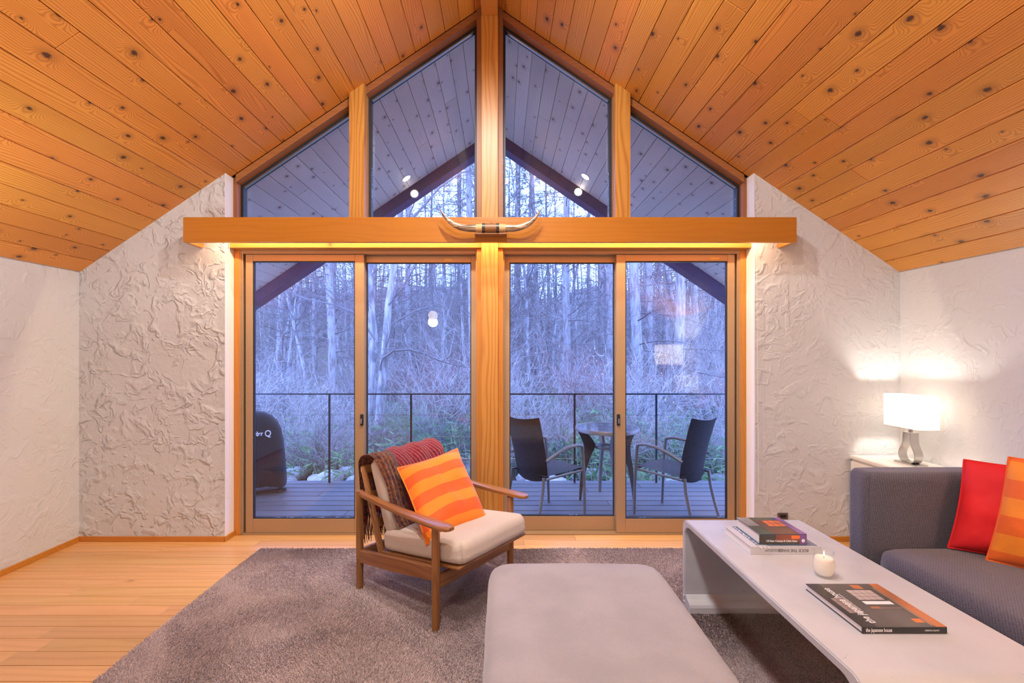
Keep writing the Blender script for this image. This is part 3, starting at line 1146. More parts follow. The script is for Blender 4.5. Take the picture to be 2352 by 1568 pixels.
prf = smooth_prof(prof)
bb = BM()
uvl = bb.loops.layers.uv.new('UVMap')
NX = 34
rows = []
for i, (ly, z) in enumerate(prf):
    v = i / (len(prf) - 1)
    x0 = -.225 - .03 * math.sin(v * PI)
    x1 = .17 + .06 * min(1, v * 3) - (.10 if v > .6 else 0) * (v - .6) * 2
    if i:
        d = Vector((ly - prf[i - 1][0], z - prf[i - 1][1]))
    else:
        d = Vector((prf[1][0] - ly, prf[1][1] - z))
    d.normalize()
    nn = Vector((-d.y, d.x))    # outward
    rr = []
    for k in range(NX + 1):
        u = k / NX
        w = noise.noise(Vector((u * 5, v * 6, 1.7))) * .008 + noise.noise(Vector((u * 16, v * 14, 4.1))) * .004 + .005 * math.sin(u * 22)
        slope = .022 * (u - .4) * math.sin(v * PI)
        pt = Vector((x0 + (x1 - x0) * u + noise.noise(Vector((v * 7, u * 2, 9))) * .008, ly + nn.x * (w + .004), z + nn.y * (w + .004) + slope))
        rr.append(bb.verts.new(pt))
    rows.append(rr)
for i in range(len(rows) - 1):
    for k in range(NX):
        f = bb.faces.new((rows[i][k], rows[i][k + 1], rows[i + 1][k + 1], rows[i + 1][k]))
        for lp, (a, c) in zip(f.loops, ((i, k), (i, k + 1), (i + 1, k + 1), (i + 1, k))):
            lp[uvl].uv = (c / NX, a / (len(rows) - 1))
endpts = [v.co.copy() for v in rows[-1]]
sidepts = [r[0].co.copy() for r in rows[len(rows) * 2 // 3:]]
# give the knit thickness
ret = bmesh.ops.solidify(bb, geom=list(bb.faces), thickness=-.016)
bmesh.ops.recalc_face_normals(bb, faces=bb.faces)
throw = tag(obj('knitted_throw', bb, throw_m, smooth='all', loc=AC, rot=(0, 0, AROT)), 'maroon and brown knitted throw with fringe, draped over the armchair back', 'blanket')
fr_m = plain('maroon_yarn', (0.17, 0.02, 0.022), .95)
bb = BM()
rs = random.Random(5)
for k in range(0, len(endpts) - 1):
    for q in range(2):
        p = endpts[k].lerp(endpts[k + 1], q / 2 + rs.uniform(0, .3))
        L = rs.uniform(.10, .17)
        tube(bb, [p + Vector((0, .004, .012)), p + Vector((rs.uniform(-.008, .008), rs.uniform(.0, .012), -L * .5)), p + Vector((rs.uniform(-.014, .014), rs.uniform(.0, .02), -L))], [.0034, .003, .0018], 4)
fr = obj('fringe', bb, fr_m, throw, smooth='all')
fr['kind'] = 'stuff'

# ------------------------------------------------------------------ ottoman
ott = thing('ottoman', 'large pale grey upholstered ottoman with rounded corners on the rug', 'ottoman', (.305, 1.505, .012))
bb = BM()
rbox(bb, .362, .455, .155, .05, crown=.026, n=16, plan_r=.085, wob=.002)
bmesh.ops.transform(bb, matrix=Matrix.Translation((0, 0, .236)), verts=bb.verts)
for v in bb.verts:       # sides draw in slightly towards the floor
    f_ = max(0, (.30 - v.co.z)) / .30
    v.co.x *= 1 - .03 * f_
    v.co.y *= 1 - .03 * f_
obj('cushion_body', bb, M['ottoman'], ott, smooth='all')
for sx in (-1, 1):
    for sy in (-1, 1):
        bb = BM(); tube(bb, [(sx * .27, sy * .36, 0), (sx * .27, sy * .36, .095)], [.016, .02], 12)
        obj('leg', bb, M['chairwood_z'], ott, smooth=True)

# ------------------------------------------------------------------ coffee table: bent white metal channel
TX0, TX1, TY0, TY1, TZ = .922, 1.498, 1.16, 2.325, .46
ct = thing('coffee_table', 'low worn white coffee table bent from one sheet, beside the sofa', 'coffee table', ((TX0 + TX1) / 2, (TY0 + TY1) / 2, .012))
tyc = (TY0 + TY1) / 2
hl = (TY1 - TY0) / 2
H = TZ - .012
ro, th = .045, .028


def bentprofile():
    outer, inner = [], []
    N = 8
    outer += [(-hl, 0.0)]
    for i in range(N + 1):
        a = PI - i * PI / 2 / N
        outer.append((-hl + ro + ro * math.cos(a), H - ro + ro * math.sin(a)))
    for i in range(N + 1):
        a = PI / 2 - i * PI / 2 / N
        outer.append((hl - ro + ro * math.cos(a), H - ro + ro * math.sin(a)))
    outer += [(hl, 0.0)]
    ri = .055
    inner += [(hl - th, 0.0)]
    for i in range(N + 1):
        a = i * PI / 2 / N
        inner.append((hl - th - ri + ri * math.cos(a), H - th - ri + ri * math.sin(a)))
    for i in range(N + 1):
        a = PI / 2 + i * PI / 2 / N
        inner.append((-hl + th + ri + ri * math.cos(a), H - th - ri + ri * math.sin(a)))
    inner += [(-hl + th, 0.0)]
    return outer + inner


hw_ = (TX1 - TX0) / 2
bb = BM()
o_ = bentprofile()
n_ = len(o_) // 2
outer_, inner_ = o_[:n_], o_[n_:][::-1]
# strip faces so the concave section triangulates well
for xs in (-hw_, hw_):
    pass
va = [[bb.verts.new((xs, a, c)) for a, c in outer_] for xs in (-hw_, hw_)]
vi = [[bb.verts.new((xs, a, c)) for a, c in inner_] for xs in (-hw_, hw_)]
for k in range(n_ - 1):
    bb.faces.new((va[0][k], va[0][k + 1], va[1][k + 1], va[1][k]))
    bb.faces.new((vi[0][k + 1], vi[0][k], vi[1][k], vi[1][k + 1]))
    for q in (0, 1):
        bb.faces.new((va[q][k], va[q][k + 1], vi[q][k + 1], vi[q][k]))
for k in (0, n_ - 1):
    bb.faces.new((va[0][k], va[1][k], vi[1][k], vi[0][k]))
bmesh.ops.recalc_face_normals(bb, faces=bb.faces)
bmesh.ops.bevel(bb, geom=[e for e in bb.edges if abs(e.verts[0].co.x - e.verts[1].co.x) < 1e-6 and abs(abs(e.verts[0].co.x) - hw_) < 1e-6 and e.calc_face_angle(0) > 1.0], offset=.004, segments=2, affect='EDGES')
obj('bent_top', bb, M['tablewhite'], ct, smooth=True)
for sy in (-1, 1):
    bb = BM()
    yy = sy * (hl - th)
    prof_ = [(yy, .002), (yy - sy * .055, .002), (yy - sy * .055, .030), (yy - sy * .050, .042), (yy - sy * .038, .050), (yy - sy * .02, .056), (yy, .070)]
    prism(bb, prof_, -hw_ + .004, hw_ - .004, axis='x')
    obj('foot_rail', bb, M['tablewhite'], ct)
    bb = BM()
    for z in (.03, .06):
        tube(bb, [(-hw_ - .004, sy * (hl - .02), z), (-hw_ + .003, sy * (hl - .02), z)], .006, 10)
    obj('bolt', bb, M['tablewhite'], ct)


# ------------------------------------------------------------------ text
def text_obj(name, body, size, m, parent, mat, align='LEFT', extrude=.0002, bold=0.0, shear=0.0, xscale=1.0):
    cu = bpy.data.curves.new('tmp_text', 'FONT')
    cu.body = body
    cu.size = size
    cu.align_x = align
    cu.extrude = extrude
    cu.offset = bold
    cu.shear = shear
    to = bpy.data.objects.new('tmp_text', cu)
    C.objects.link(to)
    bpy.context.view_layer.update()
    dg = bpy.context.evaluated_depsgraph_get()
    me = bpy.data.meshes.new_from_object(to.evaluated_get(dg))
    bpy.data.objects.remove(to)
    bpy.data.curves.remove(cu)
    me.transform(Matrix.Diagonal((xscale, 1, 1, 1)))
    me.transform(mat)
    me.name = name
    me.materials.clear()
    me.materials.append(m)
    o = bpy.data.objects.new(name, me)
    C.objects.link(o)
    o.parent = parent
    return o


def axes(xd, yd, pos):
    X, Y_ = Vector(xd), Vector(yd)
    m = Matrix((X, Y_, X.cross(Y_))).transposed().to_4x4()
    m.translation = Vector(pos)
    return m


def flat(bm, x0, x1, y0, y1, z):
    f = bm.faces.new([bm.verts.new(p) for p in ((x0, y0, z), (x1, y0, z), (x1, y1, z), (x0, y1, z))])
    return f


def book(name, label, x0, x1, y0, y1, z0, h, cover_m, spine_m, hard=.0025, rz=0.0):
    """lying book, spine towards the camera (low y)"""
    r = thing(name, label, 'book', ((x0 + x1) / 2, (y0 + y1) / 2, z0), rz)
    w, d = (x1 - x0) / 2, (y1 - y0) / 2
    bb = BM(); box(bb, -w, w, -d, d, 0, hard, bev=.0006, seg=1); obj('back_cover', bb, cover_m, r)
    bb = BM(); box(bb, -w, w, -d, d, h - hard, h, bev=.0006, seg=1); obj('front_cover', bb, cover_m, r)
    bb = BM(); box(bb, -w, w, -d, -d + .003, hard, h - hard); obj('spine', bb, spine_m, r)
    bb = BM(); box(bb, -w + .004, w - .004, -d + .0031, d - .004, hard + .0001, h - hard - .0001); obj('pages', bb, M['paper'], r)
    return r, w, d


silver = plain('pale_silver_cover', (0.62, 0.61, 0.64), .35)
slate = plain('slate_print', (0.20, 0.23, 0.30), .45)
bk, w, d = book('photo_book', 'thick pale silver book lying under a smaller hardback on the coffee table', 1.036, 1.330, 1.893, 2.118, TZ, .034, silver, silver, hard=.003)
bb = BM(); flat(bb, -w + .03, w - .01, -d + .006, d - .004, .0342); flat(bb, -w + .03, w - .01, -d + .006, d - .004, .03421)
bpy_ = obj('cover_print', bb, slate, bk)
text_obj('title_print', 'ROCK THE SHACK', .0185, M['ink'], bk, axes((-1, 0, 0), (0, 0, -1), (w - .055, -d - .0002, .024)), xscale=.82)
text_obj('small_print', 'THE ARCHITECTURE OF CABINS', .0052, M['ink'], bk, axes((-1, 0, 0), (0, 0, -1), (-.015, -d - .0002, .018)))
text_obj('small_print', 'COCOONS AND HIDE-OUTS', .0052, M['ink'], bk, axes((-1, 0, 0), (0, 0, -1), (-.015, -d - .0002, .024)))
text_obj('cover_title', 'ROCK THE', .055, M['whiteprint'], bk, axes((0, -1, 0), (1, 0, 0), (-w + .035, d - .012, .0344)), xscale=.85)

green = plain('mossy_print', (0.09, 0.12, 0.07), .35, var=.5)
bk2, w, d = book('cabin_book', 'small thick colourful hardback lying on top of a pale silver book', 1.081, 1.279, 1.910, 2.103, TZ + .0342, .045, plain('blue_edge_cover', (0.035, 0.09, 0.17), .35), plain('dark_forest_spine', (0.06, 0.055, 0.045), .35, var=.6), hard=.003)


def print_(parent, m, rects, z, name='cover_print'):
    bb = BM()
    for (a, c, e, f_) in rects:
        flat(bb, a, c, e, f_, z)
    return obj(name, bb, m, parent)


zt = .0452
print_(bk2, plain('dark_green_print', (0.055, 0.075, 0.05), .3, var=.7), [(-w, w * .55, -d, d)], zt)
print_(bk2, plain('grey_mist_print', (0.30, 0.31, 0.31), .3, var=.4), [(-w, -.045, d - .10, d)], zt + .0002)
print_(bk2, plain('brown_cabin_print', (0.13, 0.055, 0.03), .3, var=.5), [(-.04, w - .03, -d, d - .03)], zt + .0003)
og = plain('glowing_orange_print', (0.80, 0.17, 0.035), .3, var=.3)
print_(bk2, og, [(-.005 + i * .026, .018 + i * .026, -.01 + j * .034, .021 + j * .034) for i in range(3) for j in range(2)], zt + .0005)
print_(bk2, plain('purple_print', (0.23, 0.10, 0.30), .3, var=.4), [(w - .028, w, -d, d)], zt + .0006)
bb = BM(); box(bb, w - .030, w, -d - .0004, -d + .001, .002, .043); obj('spine_print', bb, plain('purple_spine_print', (0.20, 0.09, 0.28), .3), bk2)
bb = BM(); box(bb, -.03, w - .031, -d - .0003, -d + .001, .014, .043); obj('spine_print', bb, plain('rust_spine_print', (0.20, 0.055, 0.03), .3, var=.5), bk2)
bb = BM(); box(bb, .035, .07, -d - .0006, -d + .001, .026, .039); obj('spine_print', bb, og, bk2)
bb = BM(); tube(bb, [(w - .015, -d - .0008, .018), (w - .015, -d, .018)], .0075, 16); obj('spine_logo', bb, M['whiteprint'], bk2)
text_obj('title_print', '150 Best Cottage & Cabin Ideas', .0118, M['whiteprint'], bk2, axes((1, 0, 0), (0, 0, 1), (-w + .026, -d - .0006, .013)), bold=.0002, xscale=.86)

bk3, w, d = book('architecture_book', 'large flat dark book with a photographed cover, alone on the coffee table', 1.077, 1.330, 1.360, 1.614, TZ, .021, plain('dark_brown_cover', (0.055, 0.042, 0.04), .3), M['black'], hard=.0025)
zt = .0212
print_(bk3, plain('grey_brown_print', (0.10, 0.085, 0.078), .3, var=.35), [(-w, w, -d, d)], zt)
print_(bk3, plain('dark_band_print', (0.035, 0.028, 0.026), .3, var=.4), [(-w, -w + .045, -d, d)], zt + .0002)
lite = plain('paper_screen_print', (0.52, 0.44, 0.41), .35, var=.15)
print_(bk3, lite, [(-.018 + i * .0215, .002 + i * .0215, .022 + j * .021, .0415 + j * .021) for i in range(4) for j in range(3)], zt + .0003)
print_(bk3, M['whiteprint'], [(-.018, .075, -.005, .014)], zt + .0003)
print_(bk3, plain('pale_screen_print', (0.30, 0.22, 0.20), .35), [(-.108 + i * .016, -.0935 + i * .016, -.055 + j * .022, -.0345 + j * .022) for i in range(3) for j in range(4)], zt + .0004)
ob = plain('burnt_orange_print', (0.46, 0.16, 0.055), .35, var=.35)
print_(bk3, ob, [(w - .032, w, -d, d), (.020, .052, .092, .118), (-.016, .012, -.030, -.018)], zt + .0003)
print_(bk3, og, [(.055, .082, -.105, -.085)], zt + .0004)
print_(bk3, plain('tan_print', (0.30, 0.19, 0.13), .35, var=.3), [(.085, .094, -.12, .10), (-.02, .08, -.028, -.024)], zt + .0004)
text_obj('title_print', 'the japanese house', .0165, M['whiteprint'], bk3, axes((1, 0, 0), (0, 0, 1), (-w + .010, -d - .0003, .0065)), bold=.0002, xscale=.62)
text_obj('small_print', 'MURATA & BLACK', .0066, M['whiteprint'], bk3, axes((1, 0, 0), (0, 0, 1), (.060, -d - .0003, .0085)), xscale=.8)
text_obj('cover_title', 'the japanese house', .036, M['whiteprint'], bk3, axes((0, 1, 0), (-1, 0, 0), (-w + .058, -d + .018, zt + .0006)), bold=.0003, xscale=.74)
text_obj('cover_subtitle', 'ARCHITECTURE AND INTERIORS', .0065, M['whiteprint'], bk3, axes((0, 1, 0), (-1, 0, 0), (-w + .068, -d + .09, zt + .0006)))

# candle in a clear glass
cl_glass = glass_mat('clear_tumbler_glass', (.96, .98, .98), 1.0)
cdl = thing('glass_candle', 'lit white candle in a clear rounded glass on the coffee table', 'candle', (1.211, 1.712, TZ))
bb = BM()
lathe(bb, [(0, .001), (.024, .001), (.029, .006), (.034, .025), (.0365, .045), (.034, .066), (.030, .083), (.0325, .097), (.0312, .097), (.0285, .083), (.0322, .066), (.0347, .045), (.032, .025), (.0265, .010), (0, .009)], 32)
obj('tumbler', bb, cl_glass, cdl, smooth='all')
wax = NT('glowing_wax')
wx = wax.bsdf(Base_Color=(.86, .80, .74), Roughness=.5, Subsurface_Weight=.4)
wax.put(wx.inputs['Emission Color'], (1, .62, .35)); wx.inputs['Emission Strength'].default_value = .22
wax.done(wx)
bb = BM()
lathe(bb, [(0, .0095), (.026, .0105), (.0315, .025), (.034, .045), (.0318, .066), (.0300, .072), (.024, .0695), (0, .068)], 32)
obj('wax', bb, wax.m, cdl, smooth='all')
bb = BM(); tube(bb, [(0, 0, .068), (.0005, 0, .078)], .0008, 6); obj('wick', bb, M['ink'], cdl)
bb = BM(); lathe(bb, [(0, .0755), (.0025, .080), (.0022, .086), (0, .096)], 10); obj('flame', bb, plain('flame', (1, .8, .4), .5, 0, (1, .62, .25), 12.0), cdl, smooth='all')

# ------------------------------------------------------------------ sofa along the right wall
SX0, SX1, SYN, SYF = 1.640, 2.60, .15, 2.185
sofa = thing('sofa', 'charcoal tweed sofa with high square arm along the lamp side wall', 'sofa', ((SX0 + SX1) / 2, (SYN + SYF) / 2, 0))
sxc, syc = (SX0 + SX1) / 2, (SYN + SYF) / 2


def soft(name, x0, x1, y0, y1, z0, z1, r, parent, m, crown=0.0, n=10, wob=0.0, plan_r=None):
    bb = BM()
    rbox(bb, (x1 - x0) / 2, (y1 - y0) / 2, (z1 - z0) / 2, r, center=((x0 + x1) / 2 - parent.location.x, (y0 + y1) / 2 - parent.location.y, (z0 + z1) / 2 - parent.location.z), crown=crown, n=n, wob=wob, plan_r=plan_r)
    return obj(name, bb, m, parent, smooth='all')


soft('arm', SX0, SX1 - .02, 2.035, SYF, .10, .757, .035, sofa, M['sofa'], crown=.004, plan_r=.05)
soft('arm', SX0, SX1 - .02, SYN, SYN + .15, .10, .757, .035, sofa, M['sofa'], crown=.004, plan_r=.05)
soft('backrest', 2.42, SX1, SYN + .151, 2.034, .10, .757, .035, sofa, M['sofa'], crown=.004)
soft('base', SX0 + .015, 2.419, SYN + .152, 2.033, .10, .27, .025, sofa, M['sofa'])
soft('seat_cushion', SX0 - .005, 2.418, 1.105, 2.030, .272, .435, .045, sofa, M['sofa'], crown=.022, n=14, wob=.004, plan_r=.09)
soft('seat_cushion', SX0 - .005, 2.418, SYN + .155, 1.100, .272, .435, .045, sofa, M['sofa'], crown=.022, n=14, wob=.004, plan_r=.09)
for x in (SX0 + .08, SX1 - .1):
    for yv in (SYN + .1, SYF - .1):
        bb = BM(); tube(bb, [(x - sxc, yv - syc, 0), (x - sxc, yv - syc, .105)], [.018, .022], 12)
        obj('leg', bb, M['steel'], sofa, smooth=True)

pillow('red_cushion', (1.945, 1.985, .452), (2.255, 1.70, .452), (2.33, 1.755, .835), (2.035, 2.005, .830), .13, M['red'], 'plain red cushion leaning in the sofa corner', seed=8, pinch=.05)
pillow('orange_cushion', (1.985, 1.865, .452), (2.255, 1.475, .455), (2.345, 1.53, .872), (2.082, 1.870, .872), .13, M['orange2'], 'orange striped cushion in front of the red cushion on the sofa', seed=12, pinch=.04)

# ------------------------------------------------------------------ corner cabinet with lamp
CBX0, CBZ = 2.388, .597
cab = thing('side_cabinet', 'white cabinet in the corner behind the sofa arm', 'cabinet', ((CBX0 + WR) / 2, (2.21 + YW) / 2, 0))
cm = plain('white_lacquer', (0.80, 0.78, 0.75), .3)
put(quick_box('body', cm, cab, CBX0 + .018, WR - .012, 2.212, YW - .012, .04, CBZ - .0202, bev=.002))
put(quick_box('cabinet_top', cm, cab, CBX0, WR - .012, 2.205, YW - .011, CBZ - .020, CBZ, bev=.002))
put(quick_box('plinth', M['gasket'], cab, CBX0 + .05, WR - .03, 2.23, YW - .03, 0, .0398))
for k in range(2):
    y0 = 2.222 + k * .452
    for z0, z1 in ((.385, .560), (.06, .375)):
        put(quick_box('drawer' if z0 > .2 else 'cabinet_door', cm, cab, CBX0 + .002, CBX0 + .0178, y0, y0 + .445, z0, z1, bev=.002))

LX, LY, LZ0 = 2.590, 2.885, CBZ
lamp = thing('table_lamp', 'lit table lamp with rectangular white shade and looped steel base in the corner', 'lamp', (LX, LY, LZ0))
bb = BM(); box(bb, -.042, .042, -.075, .075, 0.0, .008, bev=.002); obj('base_plate', bb, M['steel'], lamp)
# drop-shaped loop of flat steel standing in the x-y diagonal seen from the room; loop lies in the y-z plane
loop = [(.0, .009), (.030, .011), (.050, .028), (.058, .055), (.052, .082), (.040, .105), (.030, .130), (.026, .160), (.026, .196)]
lp_ = smooth_prof(loop, 4)
for s in (-1, 1):
    bb = BM()
    pr = [(s * a, z) for a, z in lp_]
    secs = []
    for i, (a, z) in enumerate(pr):
        if i == 0:
            dd = Vector((pr[1][0] - a, pr[1][1] - z))
        else:
            dd = Vector((a - pr[i - 1][0], z - pr[i - 1][1]))
        dd.normalize()
        nn = Vector((-dd.y, dd.x)) * .0028
        secs.append([Vector((-.026, a + nn.x, z + nn.y)), Vector((.026, a + nn.x, z + nn.y)), Vector((.026, a - nn.x, z - nn.y)), Vector((-.026, a - nn.x, z - nn.y))])
    loft(bb, secs)
    obj('steel_loop', bb, M['steel'], lamp, smooth=True)
bb = BM(); box(bb, -.026, .026, -.0285, .0285, .1962, .200, bev=.0008); obj('loop_cap', bb, M['steel'], lamp)
bb = BM(); tube(bb, [(0, 0, .2), (0, 0, .26)], .012, 12); obj('socket', bb, M['steel'], lamp, smooth=True)
sh = NT('lit_white_shade')
tl = sh.n('ShaderNodeBsdfTranslucent', {'Color': (.62, .58, .53)})
df = sh.n('ShaderNodeBsdfDiffuse', {'Color': (.85, .82, .78)})
mx = sh.n('ShaderNodeMixShader', {0: .6, 1: df.outputs[0], 2: tl.outputs[0]})
sh.done(mx)
SHZ0, SHZ1 = .231, .434
bb = BM()
hx, hy = .064, .127
for (a, c) in (((-hx, -hy), (hx, -hy)), ((hx, -hy), (hx, hy)), ((hx, hy), (-hx, hy)), ((-hx, hy), (-hx, -hy))):
    bb.faces.new([bb.verts.new(p) for p in ((*a, SHZ0), (*c, SHZ0), (*c, SHZ1), (*a, SHZ1))])
bmesh.ops.remove_doubles(bb, verts=bb.verts, dist=1e-5)
obj('lamp_shade', bb, sh.m, lamp)
edge_m = plain('shade_edge_tape', (.72, .66, .58), .6)
for z in (SHZ0, SHZ1):
    bb = BM()
    cs_ = [Vector((a, c, z)) for a, c in ((-hx, -hy), (hx, -hy), (hx, hy), (-hx, hy))]
    tube(bb, cs_ + [cs_[0]], .0014, 6, cap=False)
    obj('shade_wire', bb, edge_m, lamp)
bulb_m = plain('lit_bulb', (1, .95, .9), .3, 0, (1, .85, .68), 12.0)
bb = BM(); bmesh.ops.create_uvsphere(bb, u_segments=16, v_segments=10, radius=.028, matrix=Matrix.Translation((0, 0, .295)))
obj('bulb', bb, bulb_m, lamp, smooth='all')
light('table_lamp_bulb', 'POINT', (LX, LY, LZ0 + .345), 9.0, (1, .90, .78), .022)

# ------------------------------------------------------------------ DECK AND PORCH
deck = struct(quick_box('floor_deck', M['backing'], None, -4.2, 4.0, 3.405, 5.02, DECKZ - .12, DECKZ - .03))
y = 3.46
yy0 = 3.41
rs = random.Random(21)
kk = 0
while yy0 < 5.0:
    w = .138
    cuts = [-4.2, rs.uniform(-1.5, 1.5), 4.0] if kk % 2 else [-4.2, rs.uniform(-3, -1), rs.uniform(1, 3), 4.0]
    for a, c in zip(cuts[:-1], cuts[1:]):
        bb = BM()
        box(bb, -(c - a) / 2 + .0015, (c - a) / 2 - .0015, -w / 2 + .006, w / 2 - .006, -.028, 0, bev=.003, seg=1)
        obj('deck_board', bb, M['deck'], deck, loc=((a + c) / 2, yy0 + w / 2, DECKZ))
    yy0 += w
    kk += 1
deck_end = yy0

# navy barge boards at the outer edge of the porch roof (the two rakes)
for s, nm in ((-1, 'trim_barge_left'), (1, 'trim_barge_right')):
    bb = BM()
    u1 = 3.55
    top = lambda u: RIDGE - TAN * u + .15
    bot = lambda u: RIDGE - TAN * u - .125
    prism(bb, [(CX, bot(0)), (CX, top(0)), (CX + s * u1, top(u1)), (CX + s * u1, bot(u1))], 5.062, 5.24)
    o = struct(obj(nm, bb, M['fascia']))
# small round porch lamps; discs on the rafter edge stand in for lamp reflections
dl_m = plain('lamp_and_reflection_glow', (1, .9, .8), .4, 0, (1.0, .86, .72), 9.0)
ring_m = plain('porch_lamp_ring', (.6, .6, .62), .35, .4)
for i, (px, s, kind) in enumerate(((933, -1, 's'), (1345, 1, 's'), (952, -1, 'f'), (1328, 1, 'f'))):
    if kind == 's':
        a = {-1: (933 - VX) / F, 1: (1345 - VX) / F}[s]
        e = (VY - (409 if s < 0 else 405)) / F
        # ray meets the sloping porch ceiling
        Y = (RIDGE - CAMZ + s * TAN * CX) / (e + s * TAN * a)
        pos = Vector((a * Y, Y, ceil_z(a * Y)))
        nrm = Vector((-s * math.sin(SLOPE), 0, -math.cos(SLOPE)))
        r = .046
        lab = 'small round recessed lamp glowing in the sloping board ceiling of the porch'
    else:
        py = 445 if s < 0 else 441
        pos = P(px, py, 5.061)
        nrm = Vector((0, -1, 0))
        r = .040
        lab = 'small round glow standing in for a lamp reflection over the navy rafter edge of the porch roof'
    q = nrm.to_track_quat('Z', 'Y')
    root = thing('porch_lamp_or_reflection', lab, 'lamp', pos, group='lamps in the porch ceiling' if kind == 's' else 'lamp reflections on the rafter edge')
    root.rotation_euler = q.to_euler()
    bb = BM(); lathe(bb, [(r, -.004), (r + .008, -.004), (r + .008, .005), (r, .006), (r, -.004)], 20); obj('ring', bb, ring_m, root, smooth=True)
    bb = BM(); lathe(bb, [(0, .003), (r, .003), (r, -.003), (0, -.003)], 20); obj('lens', bb, dl_m, root)

# railing
railm = plain('dark_steel_rail', (0.025, 0.03, 0.04), .45, .5)
rail = thing('deck_railing', 'thin dark steel railing with wires along the outer edge of the deck', 'railing', (CX, 5.05 - .06, DECKZ))
RY = 4.985
ZT = CAMZ - (903 - VY) * RY / F
px0 = (1132 - VX) * RY / F
for k in range(-4, 5):
    put(quick_box('post', railm, rail, px0 + k * .895 - .010, px0 + k * .895 + .010, RY - .006, RY + .006, DECKZ + .001, ZT - .0152))
put(quick_box('top_rail', railm, rail, px0 - 4 * .895 - .02, px0 + 4 * .895 + .02, RY - .011, RY + .011, ZT - .015, ZT, bev=.002))
for py in (953, 1003, 1053):
    z = CAMZ - (py - VY) * RY / F
    bb = BM(); tube(bb, [(px0 - 3.6, RY + .009, z), (px0 + 3.6, RY + .009, z)], .0021, 6)
    put(obj('wire', bb, M['steel'], rail, smooth=True))


# ------------------------------------------------------------------ patio furniture
def wicker(name, c1, c2, sx=1.0):
    t = NT(name)
    co = t.n('ShaderNodeTexCoord').outputs['UV']
    br = t.n('ShaderNodeTexBrick', {'Vector': co, 'Color1': c1, 'Color2': c2, 'Mortar': (.006, .004, .004), 'Scale': 1.0, 'Mortar Size': .0016, 'Brick Width': .022, 'Row Height': .010, 'Mortar Smooth': .6})
    b = t.bsdf(Base_Color=br.outputs[0], Roughness=.5, Normal=t.bump(t.math('SUBTRACT', 1.0, br.outputs[1]), .6, .004))
    return t.done(b)


wick = wicker('dark_brown_wicker', (.055, .030, .020), (.085, .050, .034))
wick_seat = wicker('grey_brown_wicker', (.16, .14, .13), (.21, .18, .17))
tubem = plain('grey_powder_tube', (0.20, 0.19, 0.19), .4, .3)


def grid_slab(secs_fn, nu, nv, thick, m, name, parent):
    """curved woven slab: secs_fn(u,v)->point, with UVs in metres"""
    bb = BM()
    uvl = bb.loops.layers.uv.new('UVMap')
    g = [[Vector(secs_fn(i / nu, j / nv)) for j in range(nv + 1)] for i in range(nu + 1)]
    vv = [[bb.verts.new(p) for p in r] for r in g]
    for i in range(nu):
        for j in range(nv):
            f = bb.faces.new((vv[i][j], vv[i + 1][j], vv[i + 1][j + 1], vv[i][j + 1]))
            for lp, (a, c) in zip(f.loops, ((i, j), (i + 1, j), (i + 1, j + 1), (i, j + 1))):
                lp[uvl].uv = (a / nu * .45, c / nv * .55)
    bmesh.ops.solidify(bb, geom=list(bb.faces), thickness=thick)
    bmesh.ops.recalc_face_normals(bb, faces=bb.faces)
    return obj(name, bb, m, parent, smooth=True)


def patio_chair(label, loc, rz):
    r = thing('patio_chair', label, 'chair', loc, rz, 'wicker chairs on the deck')
    # backrest: from the seat up, leaning back, slightly dished, top edge sagging in the middle
    def bk(u, v):
        w = .205 + .03 * v
        x = (u - .5) * 2 * w
        z = .335 + .535 * v
        yb = .175 + .03 * v + .09 * v * v + .045 * (2 * u - 1) ** 2 * -1 + .03
        if v > .7:
            z += .03 * (v - .7) / .3 * (2 * u - 1) ** 2 * 1.0
        if v < .2:
            z += .035 * (1 - v / .2) * (2 * u - 1) ** 2
        return (x, yb, z)
    grid_slab(bk, 14, 16, .022, wick, 'backrest', r)

    def st(u, v):
        x = (u - .5) * .43
        yv = -.235 + .43 * v
        z = .425 - .025 * math.sin(v * PI) * (1 - (2 * u - 1) ** 2) - .02 * v
        return (x, yv, z)
    grid_slab(st, 12, 12, .02, wick_seat, 'seat', r)
    for s in (-1, 1):
        bb = BM(); tube(bb, [(s * .232, -.245, 0), (s * .236, -.238, .25), (s * .238, -.225, .45), (s * .238, -.212, .60), (s * .238, -.20, .618)], [.0125, .0135, .0135, .0135, .013], 10); obj('front_leg', bb, tubem, r, smooth=True)
        bb = BM(); tube(bb, [(s * .238, -.212, .612), (s * .242, -.14, .630), (s * .246, -.02, .622), (s * .245, .09, .588), (s * .232, .20, .535)], .0135, 10); obj('arm', bb, tubem, r, smooth=True)
        bb = BM(); tube(bb, [(s * .215, .300, 0), (s * .215, .255, .14), (s * .213, .222, .28), (s * .210, .208, .40)], [.0125, .0135, .0135, .013], 10); obj('rear_leg', bb, tubem, r, smooth=True)
        bb = BM(); tube(bb, [(s * .232, -.232, .402), (s * .222, .20, .385)], .011, 8); obj('seat_rail', bb, tubem, r, smooth=True)
    bb = BM(); tube(bb, [(-.232, -.234, .404), (.232, -.234, .404)], .012, 8); obj('front_rail', bb, wick, r, smooth=True)
    return r


patio_chair('wicker patio chair with its back to the wooden centre post', (.385, 4.005, DECKZ), R(126.2))
patio_chair('wicker patio chair at the far side of the glass table from the centre post', (1.505, 3.985, DECKZ), R(220.5))

